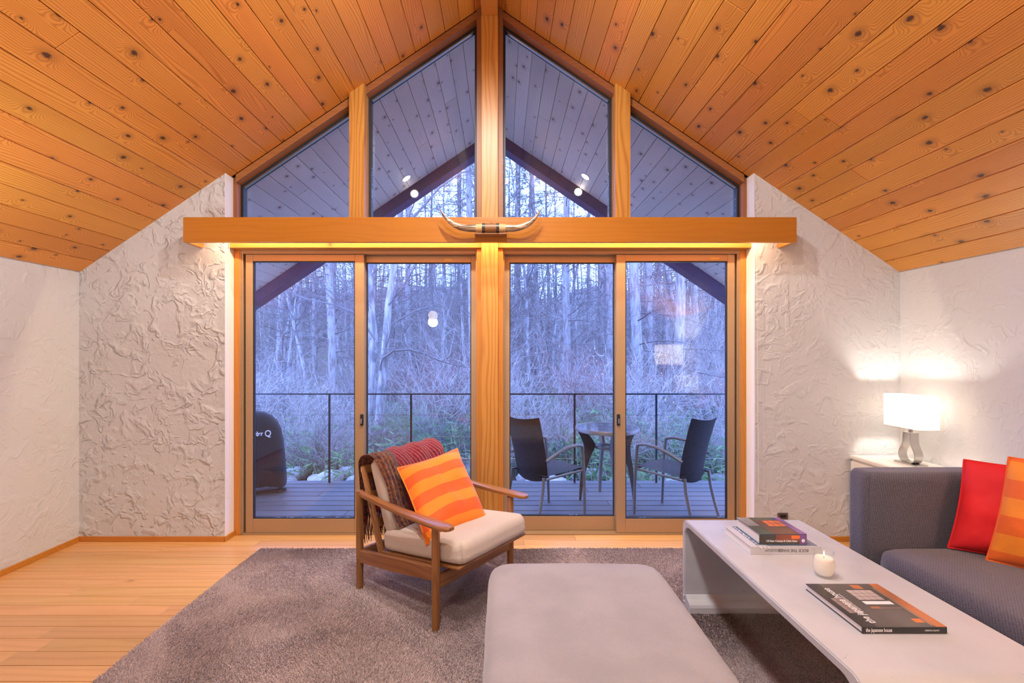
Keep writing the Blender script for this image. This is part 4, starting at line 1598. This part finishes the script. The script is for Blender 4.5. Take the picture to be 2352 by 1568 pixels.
pt = thing('patio_table', 'round glass topped patio table between two wicker chairs on the deck', 'table', (1.018, 4.41, DECKZ))
TR, TH = .305, .700
bb = BM(); lathe(bb, [(TR - .022, TH - .008), (TR - .022, TH + .002), (TR - .004, TH + .003), (TR, TH - .004), (TR, TH - .030), (TR - .008, TH - .034), (TR - .018, TH - .028), (TR - .022, TH - .008)], 48); obj('rim', bb, tubem, pt, smooth=True)
bb = BM(); lathe(bb, [(0, TH - .006), (TR - .0225, TH - .006), (TR - .0225, TH), (0, TH)], 48)
tg = NT('table_glass')
tf = tg.n('ShaderNodeFresnel', {'IOR': 1.5}).outputs[0]
tg.done(tg.n('ShaderNodeMixShader', {0: tg.math('ADD', tf, .1), 1: tg.n('ShaderNodeBsdfTransparent', {'Color': (.5, .55, .58)}).outputs[0], 2: tg.n('ShaderNodeBsdfGlossy', {'Color': (1, 1, 1), 'Roughness': .08}).outputs[0]}))
obj('glass_top', bb, tg.m, pt)
for a0 in (-90, 0, 90, 180):
    a = R(a0 + 3)
    ca, sa = math.cos(a), math.sin(a)
    bb = BM()
    uvl = bb.loops.layers.uv.new('UVMap')
    secs = []
    for z, rin, rout in ((.0, .256, .272), (.15, .236, .268), (.30, .205, .252), (.42, .165, .232), (.50, .125, .225), (.535, .115, .228), (.60, .155, .252), (.664, .215, .285)):
        secs.append([Vector((q * ca - o2 * sa, q * sa + o2 * ca, z)) for q, o2 in ((rin, -.013), (rout, -.013), (rout, .013), (rin, .013))])
    loft(bb, secs)
    for f in bb.faces:
        for lp in f.loops:
            cc = lp.vert.co
            lp[uvl].uv = (cc.x + cc.y, cc.z)
    obj('leg', bb, wick if a0 in (180, 0) else tubem, pt)
bb = BM(); lathe(bb, [(.085, .50), (.117, .50), (.120, .512), (.117, .525), (.085, .525), (.082, .512), (.085, .50)], 32); obj('ring_shelf', bb, tubem, pt, smooth=True)

# covered barbecue at the left end of the deck
bq = thing('covered_barbecue', 'barbecue under a black fitted cover at the end of the deck', 'barbecue', (-2.535, 4.66, DECKZ), R(24))
cov = fabric('black_cover_cloth', (.010, .010, .014), (.028, .028, .036), scale=260, bump=.15, sheen=.1)
bb = BM()
secs = []
for z, hx_, hy_, ox_ in ((.075, .300, .215, 0), (.30, .288, .205, 0), (.50, .270, .198, 0), (.62, .250, .190, 0), (.70, .220, .172, -.005), (.765, .172, .14, -.01), (.805, .11, .095, -.012), (.822, .04, .04, -.012)):
    sec = []
    for k in range(36):
        a = 2 * PI * k / 36
        ca, sa = math.cos(a), math.sin(a)
        fold = 1 + .012 * math.sin(a * 5 + z * 4) * (1 - z)
        sec.append(Vector((ox_ + hx_ * fold * math.copysign(abs(ca) ** .55, ca), hy_ * fold * math.copysign(abs(sa) ** .55, sa), z + .02 * math.sin(a * 3) * (1 if z < .1 else 0))))
    secs.append(sec)
loft(bb, secs)
obj('cover', bb, cov, bq, smooth='all')
text_obj('cover_print', 'weber', .062, M['whiteprint'], bq, axes((1, 0, 0), (0, .12, 1), (-.010, -.2065, .60)), extrude=.006, bold=.002, xscale=.62)
text_obj('cover_print', 'Q', .085, M['whiteprint'], bq, axes((1, 0, 0), (0, .12, 1), (.105, -.2055, .59)), extrude=.006, bold=.001, xscale=.85)
bb = BM()
for sx in (-1, 1):
    box(bb, sx * .24 - .02, sx * .24 + .02, -.17, .17, .0, .025, bev=.004)
    box(bb, sx * .24 - .015, sx * .24 + .015, -.02, .02, .025, .16)
box(bb, -.24, .30, -.14, -.10, .012, .03, bev=.004)
obj('stand', bb, M['gasket'], bq)

# ------------------------------------------------------------------ FOREST
def gz(x, y):
    z = -.50
    if y > 11:
        z += (y - 11) * .030
    if y > 26:
        z += (y - 26) * .175
    if y > 35:
        z += 3.2 * noise.noise(Vector((x * .06, 1.7, 8))) * (y - 35) / 40
    z += .10 * noise.noise(Vector((x * .35, y * .35, 0))) + .35 * noise.noise(Vector((x * .08, y * .08, 3))) * min(1, (y - 5) / 8)
    if y < 7:
        z = z * 1.0 + .05
    return z


def ground_mat():
    t = NT('leaf_litter_ground')
    co = t.n('ShaderNodeTexCoord').outputs['Object']
    n1 = t.noise(co, 1.1, 4.0)
    n2 = t.noise(co, 30.0, 5.0, 0.0, .7)
    c = t.mix(t.smooth(n2, .35, .7), (.09, .065, .05), (.34, .28, .24))
    c = t.mix(t.math('MULTIPLY', t.smooth(n1, .45, .65), .55), c, (.085, .12, .06))
    return t.done(t.bsdf(Base_Color=c, Roughness=.95, Normal=t.bump(n2, .8, .04)))


gx, gy = 110, 90
xs = np.linspace(-60, 60, gx); ys = 5.08 + (np.linspace(0, 1, gy) ** 1.8) * 85
vv = [(x, y, gz(x, y)) for y in ys for x in xs]
ff = [(j * gx + i, j * gx + i + 1, (j + 1) * gx + i + 1, (j + 1) * gx + i) for j in range(gy - 1) for i in range(gx - 1)]
g = obj('ground', (vv, [], ff), ground_mat(), smooth='all')
struct(g)


def bark(name, c1, c2, c3):
    t = NT(name)
    co = t.n('ShaderNodeTexCoord').outputs['Object']
    st = t.noise(t.n('ShaderNodeVectorMath', {0: co, 1: (16.0, 16.0, 3.0)}, operation='MULTIPLY').outputs[0], 1.0, 4.0)
    c = t.mix(t.smooth(st, .35, .65), c1, c2)
    pt_ = t.noise(co, 2.0, 3.0)
    c = t.mix(t.math('MULTIPLY', t.smooth(pt_, .48, .62), .75), c, c3)
    return t.done(t.bsdf(Base_Color=c, Roughness=.9, Normal=t.bump(st, .7, .03)))


bark_pine = bark('pine_bark', (.17, .14, .13), (.36, .31, .29), (.30, .30, .29))
bark_birch = bark('pale_birch_bark', (.22, .20, .195), (.42, .39, .385), (.10, .09, .09))
twig_m = plain('grey_twigs', (.15, .13, .125), .9)
twig_pale = plain('pale_dry_twigs', (.36, .32, .30), .9)
needle_m = plain('pine_needles', (.085, .12, .085), .8)
leaf_m = None


def leafmat(name, c1, c2):
    t = NT(name)
    co = t.n('ShaderNodeTexCoord').outputs['Object']
    c = t.mix(t.smooth(t.noise(co, 5.0, 3.0), .35, .65), c1, c2)
    df = t.n('ShaderNodeBsdfDiffuse', {'Color': c})
    tl = t.n('ShaderNodeBsdfTranslucent', {'Color': c})
    return t.done(t.n('ShaderNodeMixShader', {0: .35, 1: df.outputs[0], 2: tl.outputs[0]}))


leaf_m = leafmat('bamboo_grass_leaves', (.10, .19, .08), (.24, .36, .17))
dry_m = leafmat('dry_leaves', (.30, .22, .15), (.50, .42, .33))
redtw = plain('reddish_twigs', (.26, .13, .12), .9)


class Soup:
    """collects thin tubes and blades quickly"""
    def __init__(self):
        self.v, self.f = [], []

    def stick(self, pts, rad, n=3):
        base = len(self.v)
        m = len(pts)
        for i, p in enumerate(pts):
            d = (pts[min(i + 1, m - 1)] - pts[max(i - 1, 0)])
            d = d.normalized() if d.length > 1e-9 else Vector((0, 0, 1))
            up = Vector((0, 0, 1)) if abs(d.z) < .9 else Vector((1, 0, 0))
            s = d.cross(up).normalized()
            u = s.cross(d)
            for k in range(n):
                a = 2 * PI * k / n
                self.v.append(p + (s * math.cos(a) + u * math.sin(a)) * rad[i])
        for i in range(m - 1):
            for k in range(n):
                a = base + i * n + k; b_ = base + i * n + (k + 1) % n
                self.f.append((a, b_, b_ + n, a + n))

    def blade(self, p, d, L, w, side):
        b_ = len(self.v)
        self.v += [p, p + d * L * .4 + side * w, p + d * L, p + d * L * .4 - side * w]
        self.f.append((b_, b_ + 1, b_ + 2, b_ + 3))

    def mesh(self, name, m, parent=None, smooth=False):
        return obj(name, ([tuple(p) for p in self.v], [], self.f), m, parent, smooth='all' if smooth else False)


def rvec(r, s=1.0):
    return Vector((r.uniform(-s, s), r.uniform(-s, s), r.uniform(-s, s)))


def bent(r, p, d, L, n, wob, droop=0.0):
    pts = [p.copy()]
    d = d.normalized()
    for i in range(n):
        d = (d + rvec(r, wob) + Vector((0, 0, -droop))).normalized()
        pts.append(pts[-1] + d * (L / n))
    return pts


def make_tree(kind, seed, h=17.0, r0=.15):
    """kind 'pine': straight trunk with whorls of dead and needled branches; 'birch': slender, pale, branching upward"""
    r = random.Random(seed)
    root = thing('forest_tree', None, None)
    tr = Soup()
    n = 14
    lean = Vector((r.uniform(-.02, .02), r.uniform(-.02, .02), 1)) if kind == 'pine' else Vector((r.uniform(-.10, .10), r.uniform(-.08, .08), 1))
    pts = [Vector((0, 0, -.6))]
    d = lean.normalized()
    for i in range(n):
        d = (d + rvec(r, .012 if kind == 'pine' else .05)).normalized()
        d.z = max(d.z, .8)
        pts.append(pts[-1] + d * (h / n))
    rad = [r0 * (1 - .80 * i / n) for i in range(n + 1)]
    rad[0] *= 1.35
    tr.stick(pts, rad, 10)
    tr.mesh('trunk', bark_pine if kind == 'pine' else bark_birch, root, True)

    def at(z):
        f = z / h * n
        i = min(n - 1, int(f))
        return pts[i].lerp(pts[i + 1], f - i), rad[i] * (1 - (f - i)) + rad[i + 1] * (f - i)
    br = Soup(); nd = Soup()
    nb = 95 if kind == 'pine' else 46
    for k in range(nb):
        z = h * (r.uniform(.10, .98) if kind == 'pine' else r.uniform(.16, .98))
        p, rr = at(z)
        a = r.uniform(0, 2 * PI)
        fz = z / h
        if kind == 'pine':
            L = r.uniform(.8, 2.6) * (1.15 - fz * .55)
            dd = Vector((math.cos(a), math.sin(a), r.uniform(-.12, .30)))
            bp = bent(r, p, dd, L, 6, .12, .015)
            b0 = r.uniform(.010, .026)
        else:
            L = r.uniform(.8, 2.8) * (1.1 - fz * .6)
            dd = Vector((math.cos(a), math.sin(a), r.uniform(.3, 1.0)))
            bp = bent(r, p, dd, L, 6, .16, -.01)
            b0 = r.uniform(.008, .022)
        br.stick(bp, [b0 * (1 - .13 * i) for i in range(7)], 3)
        for q in range(r.randint(5, 9)):
            i = r.randint(1, 5)
            q0 = bp[i].lerp(bp[i + 1], r.random())
            dirb = (bp[i + 1] - bp[i]).normalized()
            td = (dirb + rvec(r, .9)).normalized()
            tw = bent(r, q0, td, r.uniform(.25, .9), 3, .22, .0)
            br.stick(tw, [.005, .0042, .0033, .002], 3)
            if kind == 'birch' or r.random() < .5:
                for _ in range(2):
                    q1 = tw[r.randint(1, 3)]
                    br.stick(bent(r, q1, td + rvec(r, .8), r.uniform(.15, .4), 2, .2), [.003, .0025, .0015], 3)
            if kind == 'pine' and fz > .42:
                for _ in range(9):
                    q1 = tw[r.randint(1, 3)] + rvec(r, .05)
                    dn_ = (td + rvec(r, .9)).normalized()
                    nd.blade(q1, dn_, r.uniform(.12, .26), .012, dn_.cross(Vector((0, 0, 1))).normalized() if abs(dn_.z) < .95 else Vector((1, 0, 0)))
    br.mesh('branches', twig_m, root)
    if nd.v:
        nd.mesh('needles', needle_m, root)
    return root


def make_shrub(seed, h, ns, mat_, leaves=None):
    r = random.Random(seed)
    root = thing('shrub', None, None)
    s = Soup(); lf = Soup()
    for k in range(ns):
        a = r.uniform(0, 2 * PI)
        d0 = Vector((math.cos(a) * r.uniform(.1, .7), math.sin(a) * r.uniform(.1, .7), 1))
        p0 = Vector((r.uniform(-.25, .25), r.uniform(-.25, .25), -.1))
        L = h * r.uniform(.6, 1.15)
        st_ = bent(r, p0, d0, L, 7, .16, .035)
        s.stick(st_, [.0075 * (1 - .11 * i) for i in range(8)], 3)
        for q in range(9):
            i = r.randint(2, 6)
            q0 = st_[i].lerp(st_[i + 1], r.random())
            td = ((st_[i + 1] - st_[i]).normalized() + rvec(r, 1.0)).normalized()
            tw = bent(r, q0, td, r.uniform(.15, .6) * h * .7, 3, .25, .02)
            s.stick(tw, [.0042, .0035, .0028, .0016], 3)
            for _ in range(2):
                q1 = tw[r.randint(1, 3)]
                s.stick(bent(r, q1, td + rvec(r, .9), r.uniform(.08, .28), 2, .25), [.0026, .002, .0012], 3)
                if leaves and r.random() < .6:
                    dn_ = rvec(r).normalized()
                    lf.blade(q1, dn_, r.uniform(.04, .09), .016, rvec(r).normalized())
    s.mesh('stems', mat_, root)
    if lf.v:
        lf.mesh('leaves', leaves, root)
    return root


def make_bamboo_grass(seed):
    r = random.Random(seed)
    root = thing('dwarf_bamboo', None, None)
    s = Soup(); lf = Soup()
    for k in range(26):
        a = r.uniform(0, 2 * PI)
        p0 = Vector((r.uniform(-.4, .4), r.uniform(-.3, .3), -.08))
        st_ = bent(r, p0, Vector((math.cos(a) * .35, math.sin(a) * .35, 1)), r.uniform(.25, .75), 4, .12)
        s.stick(st_, [.003, .003, .0025, .002, .0015], 3)
        for q in range(6):
            i = r.randint(2, 4)
            az = r.uniform(0, 2 * PI)
            dn_ = Vector((math.cos(az), math.sin(az), r.uniform(-.5, .4))).normalized()
            lf.blade(st_[i], dn_, r.uniform(.11, .22), .017, dn_.cross(Vector((0, 0, 1))).normalized())
    s.mesh('stems', twig_pale, root)
    lf.mesh('leaves', leaf_m, root)
    return root


def place(proto, used, x, y, sc, rz, label, cat, group, zoff=0.0):
    o = proto if proto.name not in used else copy_tree(proto)
    used.add(proto.name)
    o.location = (x, y, gz(x, y) + zoff)
    o.rotation_euler = (0, 0, rz)
    o.scale = (sc, sc, sc)
    tag(o, label, cat, group)
    return o


used = set()
pines = [make_tree('pine', 100 + i, 18.0, .155) for i in range(4)]
birches = [make_tree('birch', 200 + i, 12.0, .085) for i in range(4)]
rs = random.Random(77)
# trunks read off the photograph: pixel column and trunk width give a usual-size distance
spots = [(690, 17, 'p'), (725, 14, 'p'), (768, 20, 'p'), (935, 12, 'p'), (1087, 17, 'p'), (1055, 10, 'p'), (1240, 13, 'p'), (1302, 20, 'p'), (1262, 9, 'p'), (1381, 14, 'p'),
         (1468, 23, 'p'), (1556, 26, 'p'), (1600, 14, 'p'), (1210, 12, 'p'), (640, 15, 'p'), (1350, 9, 'p'), (1640, 12, 'p'), (985, 9, 'p'), (810, 10, 'p'), (1190, 9, 'p'), (1510, 9, 'p'), (900, 9, 'p'), (1120, 8, 'p'),
         (868, 14, 'b'), (712, 9, 'b'), (1218, 9, 'b'), (1330, 8, 'b'), (1424, 8, 'b'), (955, 7, 'b'), (1280, 8, 'b'), (1500, 7, 'b'), (1620, 8, 'b'), (660, 8, 'b'), (790, 7, 'b'), (1030, 8, 'b'), (1160, 8, 'b')]
PG, BG = 'tall pines of the wood', 'slender pale trees of the wood'
PL = 'tall straight pine with dead side branches standing in the dusky wood'
BL_ = 'slender pale barked bare tree standing in the dusky wood'
for i, (px, wpx, k) in enumerate(spots):
    D = (.30 if k == 'p' else .16) * F / wpx * rs.uniform(.92, 1.08)
    D = min(max(D, 8.2), 34)
    x = (px - VX) * D / F
    pr = pines if k == 'p' else birches
    o_t = place(pr[i % 4], used, x, D, rs.uniform(.95, 1.1), rs.uniform(0, 6.28), PL if k == 'p' else BL_, 'tree', PG if k == 'p' else BG)
    sp_l_ = {1556: 'thickest pine trunk in the wood, behind the patio chair away from the centre post', 1468: 'thick pale pine trunk next to the thickest one, behind the same patio chair',
             1302: 'pine trunk rising straight behind the round patio table', 768: 'thick pine trunk behind the railing post nearest the barbecue', 1087: 'pine trunk seen close beside the centre post above the horns',
             1240: 'pine trunk rising behind the patio chair beside the centre post', 690: 'pine trunk standing behind the covered barbecue'}.get(px)
    if sp_l_:
        o_t['label'] = sp_l_
for i in range(52):
    D = rs.uniform(15, 44)
    x = rs.uniform(-.72, .72) * D
    k = rs.random() < .62
    pr = pines if k else birches
    place(pr[i % 4], used, x, D, rs.uniform(.8, 1.15), rs.uniform(0, 6.28), PL if k else BL_, 'tree', PG if k else BG)

# the leaning pale tree with a long arching bough, close behind the railing
ap = P(868, 1080, 8.0)
arch = thing('arching_tree', 'pale twin stemmed tree with one long bough arching sideways, behind the railing', 'tree', (ap.x, 8.0, gz(ap.x, 8.0)))
s_ = Soup(); r = random.Random(9)


def pxpath(lst, Y, wob=.03):
    return [P(a, c, Y) + Vector((0, r.uniform(-wob, wob), 0)) - Vector((ap.x, 8.0, gz(ap.x, 8.0))) + Vector((0, 8.0 - 8.0, 0)) for a, c in lst]


s_.stick(pxpath([(862, 1090), (868, 1000), (876, 900), (884, 800), (893, 700), (905, 610), (918, 500), (930, 400), (938, 300)], 8.0), [.085, .078, .072, .066, .06, .052, .045, .038, .03], 9)
s_.stick(pxpath([(856, 1090), (855, 1000), (850, 900), (860, 780), (852, 680), (846, 560), (850, 420)], 8.15), [.075, .07, .062, .056, .05, .042, .034], 9)
s_.mesh('trunk', bark_birch, arch, True)
s_ = Soup()
bough = pxpath([(872, 850), (880, 822), (905, 805), (940, 802), (975, 812), (1010, 828), (1045, 838), (1090, 846)], 7.9)
s_.stick(bough, [.028, .027, .025, .022, .019, .016, .013, .009], 6)
for a in range(40):
    i = r.randint(1, 6)
    q0 = bough[i].lerp(bough[i + 1], r.random())
    tw = bent(r, q0, rvec(r) + Vector((.3, 0, .1)), r.uniform(.3, .9), 4, .2)
    s_.stick(tw, [.006, .005, .004, .003, .002], 3)
for (lst, rr) in (([(893, 700), (925, 660), (960, 600), (990, 560), (1040, 520)], .022), ([(930, 520), (975, 470), (1010, 430), (1060, 395), (1100, 385)], .028), ([(860, 780), (820, 720), (770, 700), (700, 685), (640, 660)], .02), ([(846, 690), (800, 660), (760, 600)], .016), ([(885, 800), (905, 740), (950, 715), (1000, 700)], .016), ([(930, 520), (960, 440), (1000, 400), (1050, 340)], .02)):
    bp = pxpath(lst, 7.9)
    s_.stick(bp, [rr * (1 - .14 * i) for i in range(len(bp))], 5)
    for a in range(26):
        i = r.randint(0, len(bp) - 2)
        q0 = bp[i].lerp(bp[i + 1], r.random())
        s_.stick(bent(r, q0, (bp[i + 1] - bp[i]).normalized() + rvec(r, .9), r.uniform(.25, .8), 4, .2), [.0055, .005, .004, .003, .0018], 3)
s_.mesh('branches', twig_m, arch)

# undergrowth
shr = [make_shrub(300 + i, 1.5, 16, (twig_pale, twig_m, twig_pale, redtw)[i], None if i < 2 else dry_m) for i in range(4)]
bam = [make_bamboo_grass(400 + i) for i in range(3)]
SG = 'bare shrubs of the undergrowth'
SLs = ['pale leafless shrub tangle in the undergrowth beyond the railing', 'grey leafless shrub tangle in the undergrowth beyond the railing', 'dry leaved pale shrub in the undergrowth beyond the railing', 'reddish twigged shrub in the undergrowth beyond the railing']
for i in range(230):
    t_ = rs.random()
    D = 6.3 + 22 * t_ ** 1.5
    x = rs.uniform(-.66, .66) * D
    k = rs.choice((0, 0, 1, 1, 2, 3) if D > 9 else (0, 1, 2))
    place(shr[k], used, x, D, rs.uniform(.45, .8) if D < 8 else rs.uniform(.6, 1.3), rs.uniform(0, 6.28), SLs[k], 'shrub', SLs[k].split(' in ')[0] + 's')
tall = [make_shrub(350 + i, 3.6, 15, (twig_pale, twig_m)[i]) for i in range(2)]
TLs = ['tall pale leafless sapling thicket standing under the pines', 'tall grey leafless sapling thicket standing under the pines']
for i in range(36):
    D = 12.5 + 16 * rs.random()
    x = rs.uniform(-.64, .64) * D
    k = i % 2
    place(tall[k], used, x, D, rs.uniform(.75, 1.25), rs.uniform(0, 6.28), TLs[k], 'sapling', ('pale', 'grey')[k] + ' saplings under the pines')
for i in range(190):
    t_ = rs.random()
    D = 5.6 + 13 * t_ ** 1.4
    x = rs.uniform(-.66, .66) * D
    place(bam[i % 3], used, x, D, rs.uniform(.7, 1.25), rs.uniform(0, 6.28), 'clump of green bamboo grass on the forest floor beyond the deck', 'plant', 'bamboo grass clumps beyond the deck')

# pale stones along the deck edge
stone_m = plain('pale_stone', (.50, .48, .46), .9, bump=.6, bscale=14, var=.2)
stones = []
for k in range(4):
    bb = BM()
    bmesh.ops.create_icosphere(bb, subdivisions=2, radius=.12)
    for v in bb.verts:
        v.co *= 1 + .35 * noise.noise(v.co * 7 + Vector((k * 5, 0, 0)))
        v.co.z *= .6
    stones.append(obj('stone', bb, stone_m, smooth=True))
su = set()
for i in range(46):
    px = rs.choice((rs.uniform(590, 830), rs.uniform(590, 830), rs.uniform(1180, 1690)))
    Y = rs.uniform(5.5, 6.3)
    x = (px - VX) * Y / F
    st0 = stones[i % 4]
    o = st0 if st0.name not in su else copy_tree(st0)
    su.add(st0.name)
    sc = rs.uniform(.5, 1.5)
    o.location = (x, Y, gz(x, Y) + .05 * sc)
    o.scale = (sc * rs.uniform(.8, 1.4), sc, sc)
    o.rotation_euler = (0, 0, rs.uniform(0, 6.28))
    tag(o, 'pale weathered stone on the ground just beyond the deck', 'stone', 'stones beyond the deck edge')

# the far wood: more stems than one could count
s_ = Soup(); r = random.Random(31)
for i in range(1100):
    D = r.uniform(26, 72)
    x = r.uniform(-.75, .75) * D
    h = r.uniform(2, 9.5) if D < 50 else r.uniform(3, 15)
    rr = r.uniform(.02, .10)
    p = Vector((x, D, gz(x, D) - .2))
    st_ = bent(r, p, Vector((r.uniform(-.08, .08), 0, 1)), h, 4, .03)
    s_.stick(st_, [rr, rr * .85, rr * .7, rr * .5, rr * .25], 3)
    for q in range(26):
        i_ = r.randint(0, 3)
        q0 = st_[i_].lerp(st_[i_ + 1], r.random())
        s_.stick(bent(r, q0, Vector((r.uniform(-1, 1), r.uniform(-1, 1), r.uniform(-.3, .7))), r.uniform(.6, 2.6), 2, .2), [.018, .014, .006], 3)
fw = s_.mesh('far_wood', bark_pine)
tag(fw, 'dense dusky thicket of far stems and twigs deep in the wood', 'thicket', kind='stuff')

# ------------------------------------------------------------------ ROOM LAMPS (all out of frame, some added only as fill)
def ridge_spot(i, y, aim, energy, size=R(95), dx=0.0, blend=1.0):
    pos = Vector((CX + dx, y, 3.50))
    root = thing('spotlight', 'small white unseen spotlight hanging under the ridge beam', 'spotlight', pos, group='spotlights under the ridge beam')
    d = (Vector(aim) - pos).normalized()
    q = d.to_track_quat('-Z', 'Y')
    bb = BM(); tube(bb, [(0, 0, 0), (0, 0, .06), (-dx * .6, 0, .129)], .008, 8); obj('stem', bb, M['white'], root, smooth=True)
    bb = BM(); lathe(bb, [(.0, .06), (.03, .06), (.036, .04), (.038, -.05), (.034, -.05), (.032, .03), (0, .035)], 20)
    o = obj('housing', bb, M['white'], root, smooth=True); o.rotation_euler = q.to_euler()
    bb = BM(); lathe(bb, [(0, -.02), (.030, -.02), (.030, -.015), (0, -.015)], 16)
    o = obj('lens', bb, plain('spot_lens', (1, 1, 1), .3, 0, (1, .8, .6), 8.0), root); o.rotation_euler = q.to_euler()
    lp = pos + d * .06
    light('spot_beam', 'SPOT', lp, energy, WARM, .035, aim=pos + d * 2, spot=size, blend=blend)


ridge_spot(0, 1.80, (-1.5, 3.1, .9), 120, R(130), -.028)
ridge_spot(1, 1.68, (1.4, 3.1, .9), 120, R(130), .028)
ridge_spot(2, .9, (-2.0, 1.9, .3), 90, R(165), -.10)  # unseen spot added as fill towards the left wall
ridge_spot(3, .9, (2.0, 1.4, .5), 90, R(160), .10)  # unseen spot added as fill towards the right side
ridge_spot(4, -.6, (-.3, .5, 0), 130, R(140), 0)  # unseen spot added behind the camera to fill the floor

gl_m = plain('opal_globe_glow', (1, .95, .88), .4, 0, (1.0, .80, .58), 7.0)


def pendant(x, y, z, label, energy):
    root = thing('globe_pendant', label, 'pendant lamp', (x, y, z), group='opal globe pendants')
    bb = BM(); bmesh.ops.create_uvsphere(bb, u_segments=24, v_segments=14, radius=.085); obj('globe', bb, gl_m, root, smooth='all')
    bb = BM(); tube(bb, [(0, 0, .086), (0, 0, ceil_z(x) - z - .001)], .003, 6); obj('cable', bb, M['gasket'], root)
    bb = BM(); lathe(bb, [(0, .08), (.03, .08), (.03, .11), (0, .115)], 16); obj('cap', bb, M['steel'], root, smooth=True)
    light('pendant_glow', 'POINT', (x, y, z - .12), energy, WARM, .085)


pendant(-1.24, -1.5, 1.97, 'white opal globe pendant lamp mirrored in the sliding door glass', 60)

# floor lamp behind the camera, mirrored in the right door
fl_ = thing('floor_lamp', 'floor lamp with a square white shade mirrored in the door glass', 'lamp', (2.46, -.15, 0))
bb = BM(); box(bb, -.13, .13, -.13, .13, 0, .015, bev=.004); obj('base', bb, M['steel'], fl_)
bb = BM(); tube(bb, [(0, 0, .0152), (0, 0, 1.2)], .01, 10); obj('pole', bb, M['steel'], fl_, smooth=True)
bb = BM()
hx = .155
for (a, c) in (((-hx, -hx), (hx, -hx)), ((hx, -hx), (hx, hx)), ((hx, hx), (-hx, hx)), ((-hx, hx), (-hx, -hx))):
    bb.faces.new([bb.verts.new(p) for p in ((*a, 1.13), (*c, 1.13), (*c, 1.42), (*a, 1.42))])
bmesh.ops.remove_doubles(bb, verts=bb.verts, dist=1e-5)
obj('lamp_shade', bb, sh.m, fl_)
bb = BM(); bmesh.ops.create_uvsphere(bb, u_segments=16, v_segments=10, radius=.03, matrix=Matrix.Translation((0, 0, 1.25)))
obj('bulb', bb, bulb_m, fl_, smooth='all')
light('floor_lamp_bulb', 'POINT', (2.46, -.15, 1.31), 115, (1, .90, .80), .03)

# unseen opaque lamp added out of frame at left to wash the left roof slope
ul = thing('unseen_uplighter', 'unseen steel bowl floor lamp added beside the long plaster wall', 'lamp', (-2.45, 1.45, 0))
bb = BM(); lathe(bb, [(0, 0), (.14, 0), (.14, .012), (.02, .02), (0, .02)], 28); obj('base', bb, M['steel'], ul, smooth=True)
bb = BM(); tube(bb, [(0, 0, .0202), (0, 0, 1.06)], .011, 10); obj('pole', bb, M['steel'], ul, smooth=True)
bb = BM(); lathe(bb, [(0, 1.06), (.05, 1.065), (.12, 1.11), (.16, 1.17), (.155, 1.172), (.115, 1.117), (.05, 1.073), (0, 1.07)], 28); obj('bowl', bb, M['steel'], ul, smooth='all')
bb = BM(); bmesh.ops.create_uvsphere(bb, u_segments=14, v_segments=8, radius=.028, matrix=Matrix.Translation((0, 0, 1.105))); obj('bulb', bb, bulb_m, ul, smooth='all')
light('unseen_uplighter_bulb', 'SPOT', (-2.45, 1.45, 1.14), 60, WARM, .03, aim=(-2.40, 1.75, 3), spot=R(165), blend=1.0)
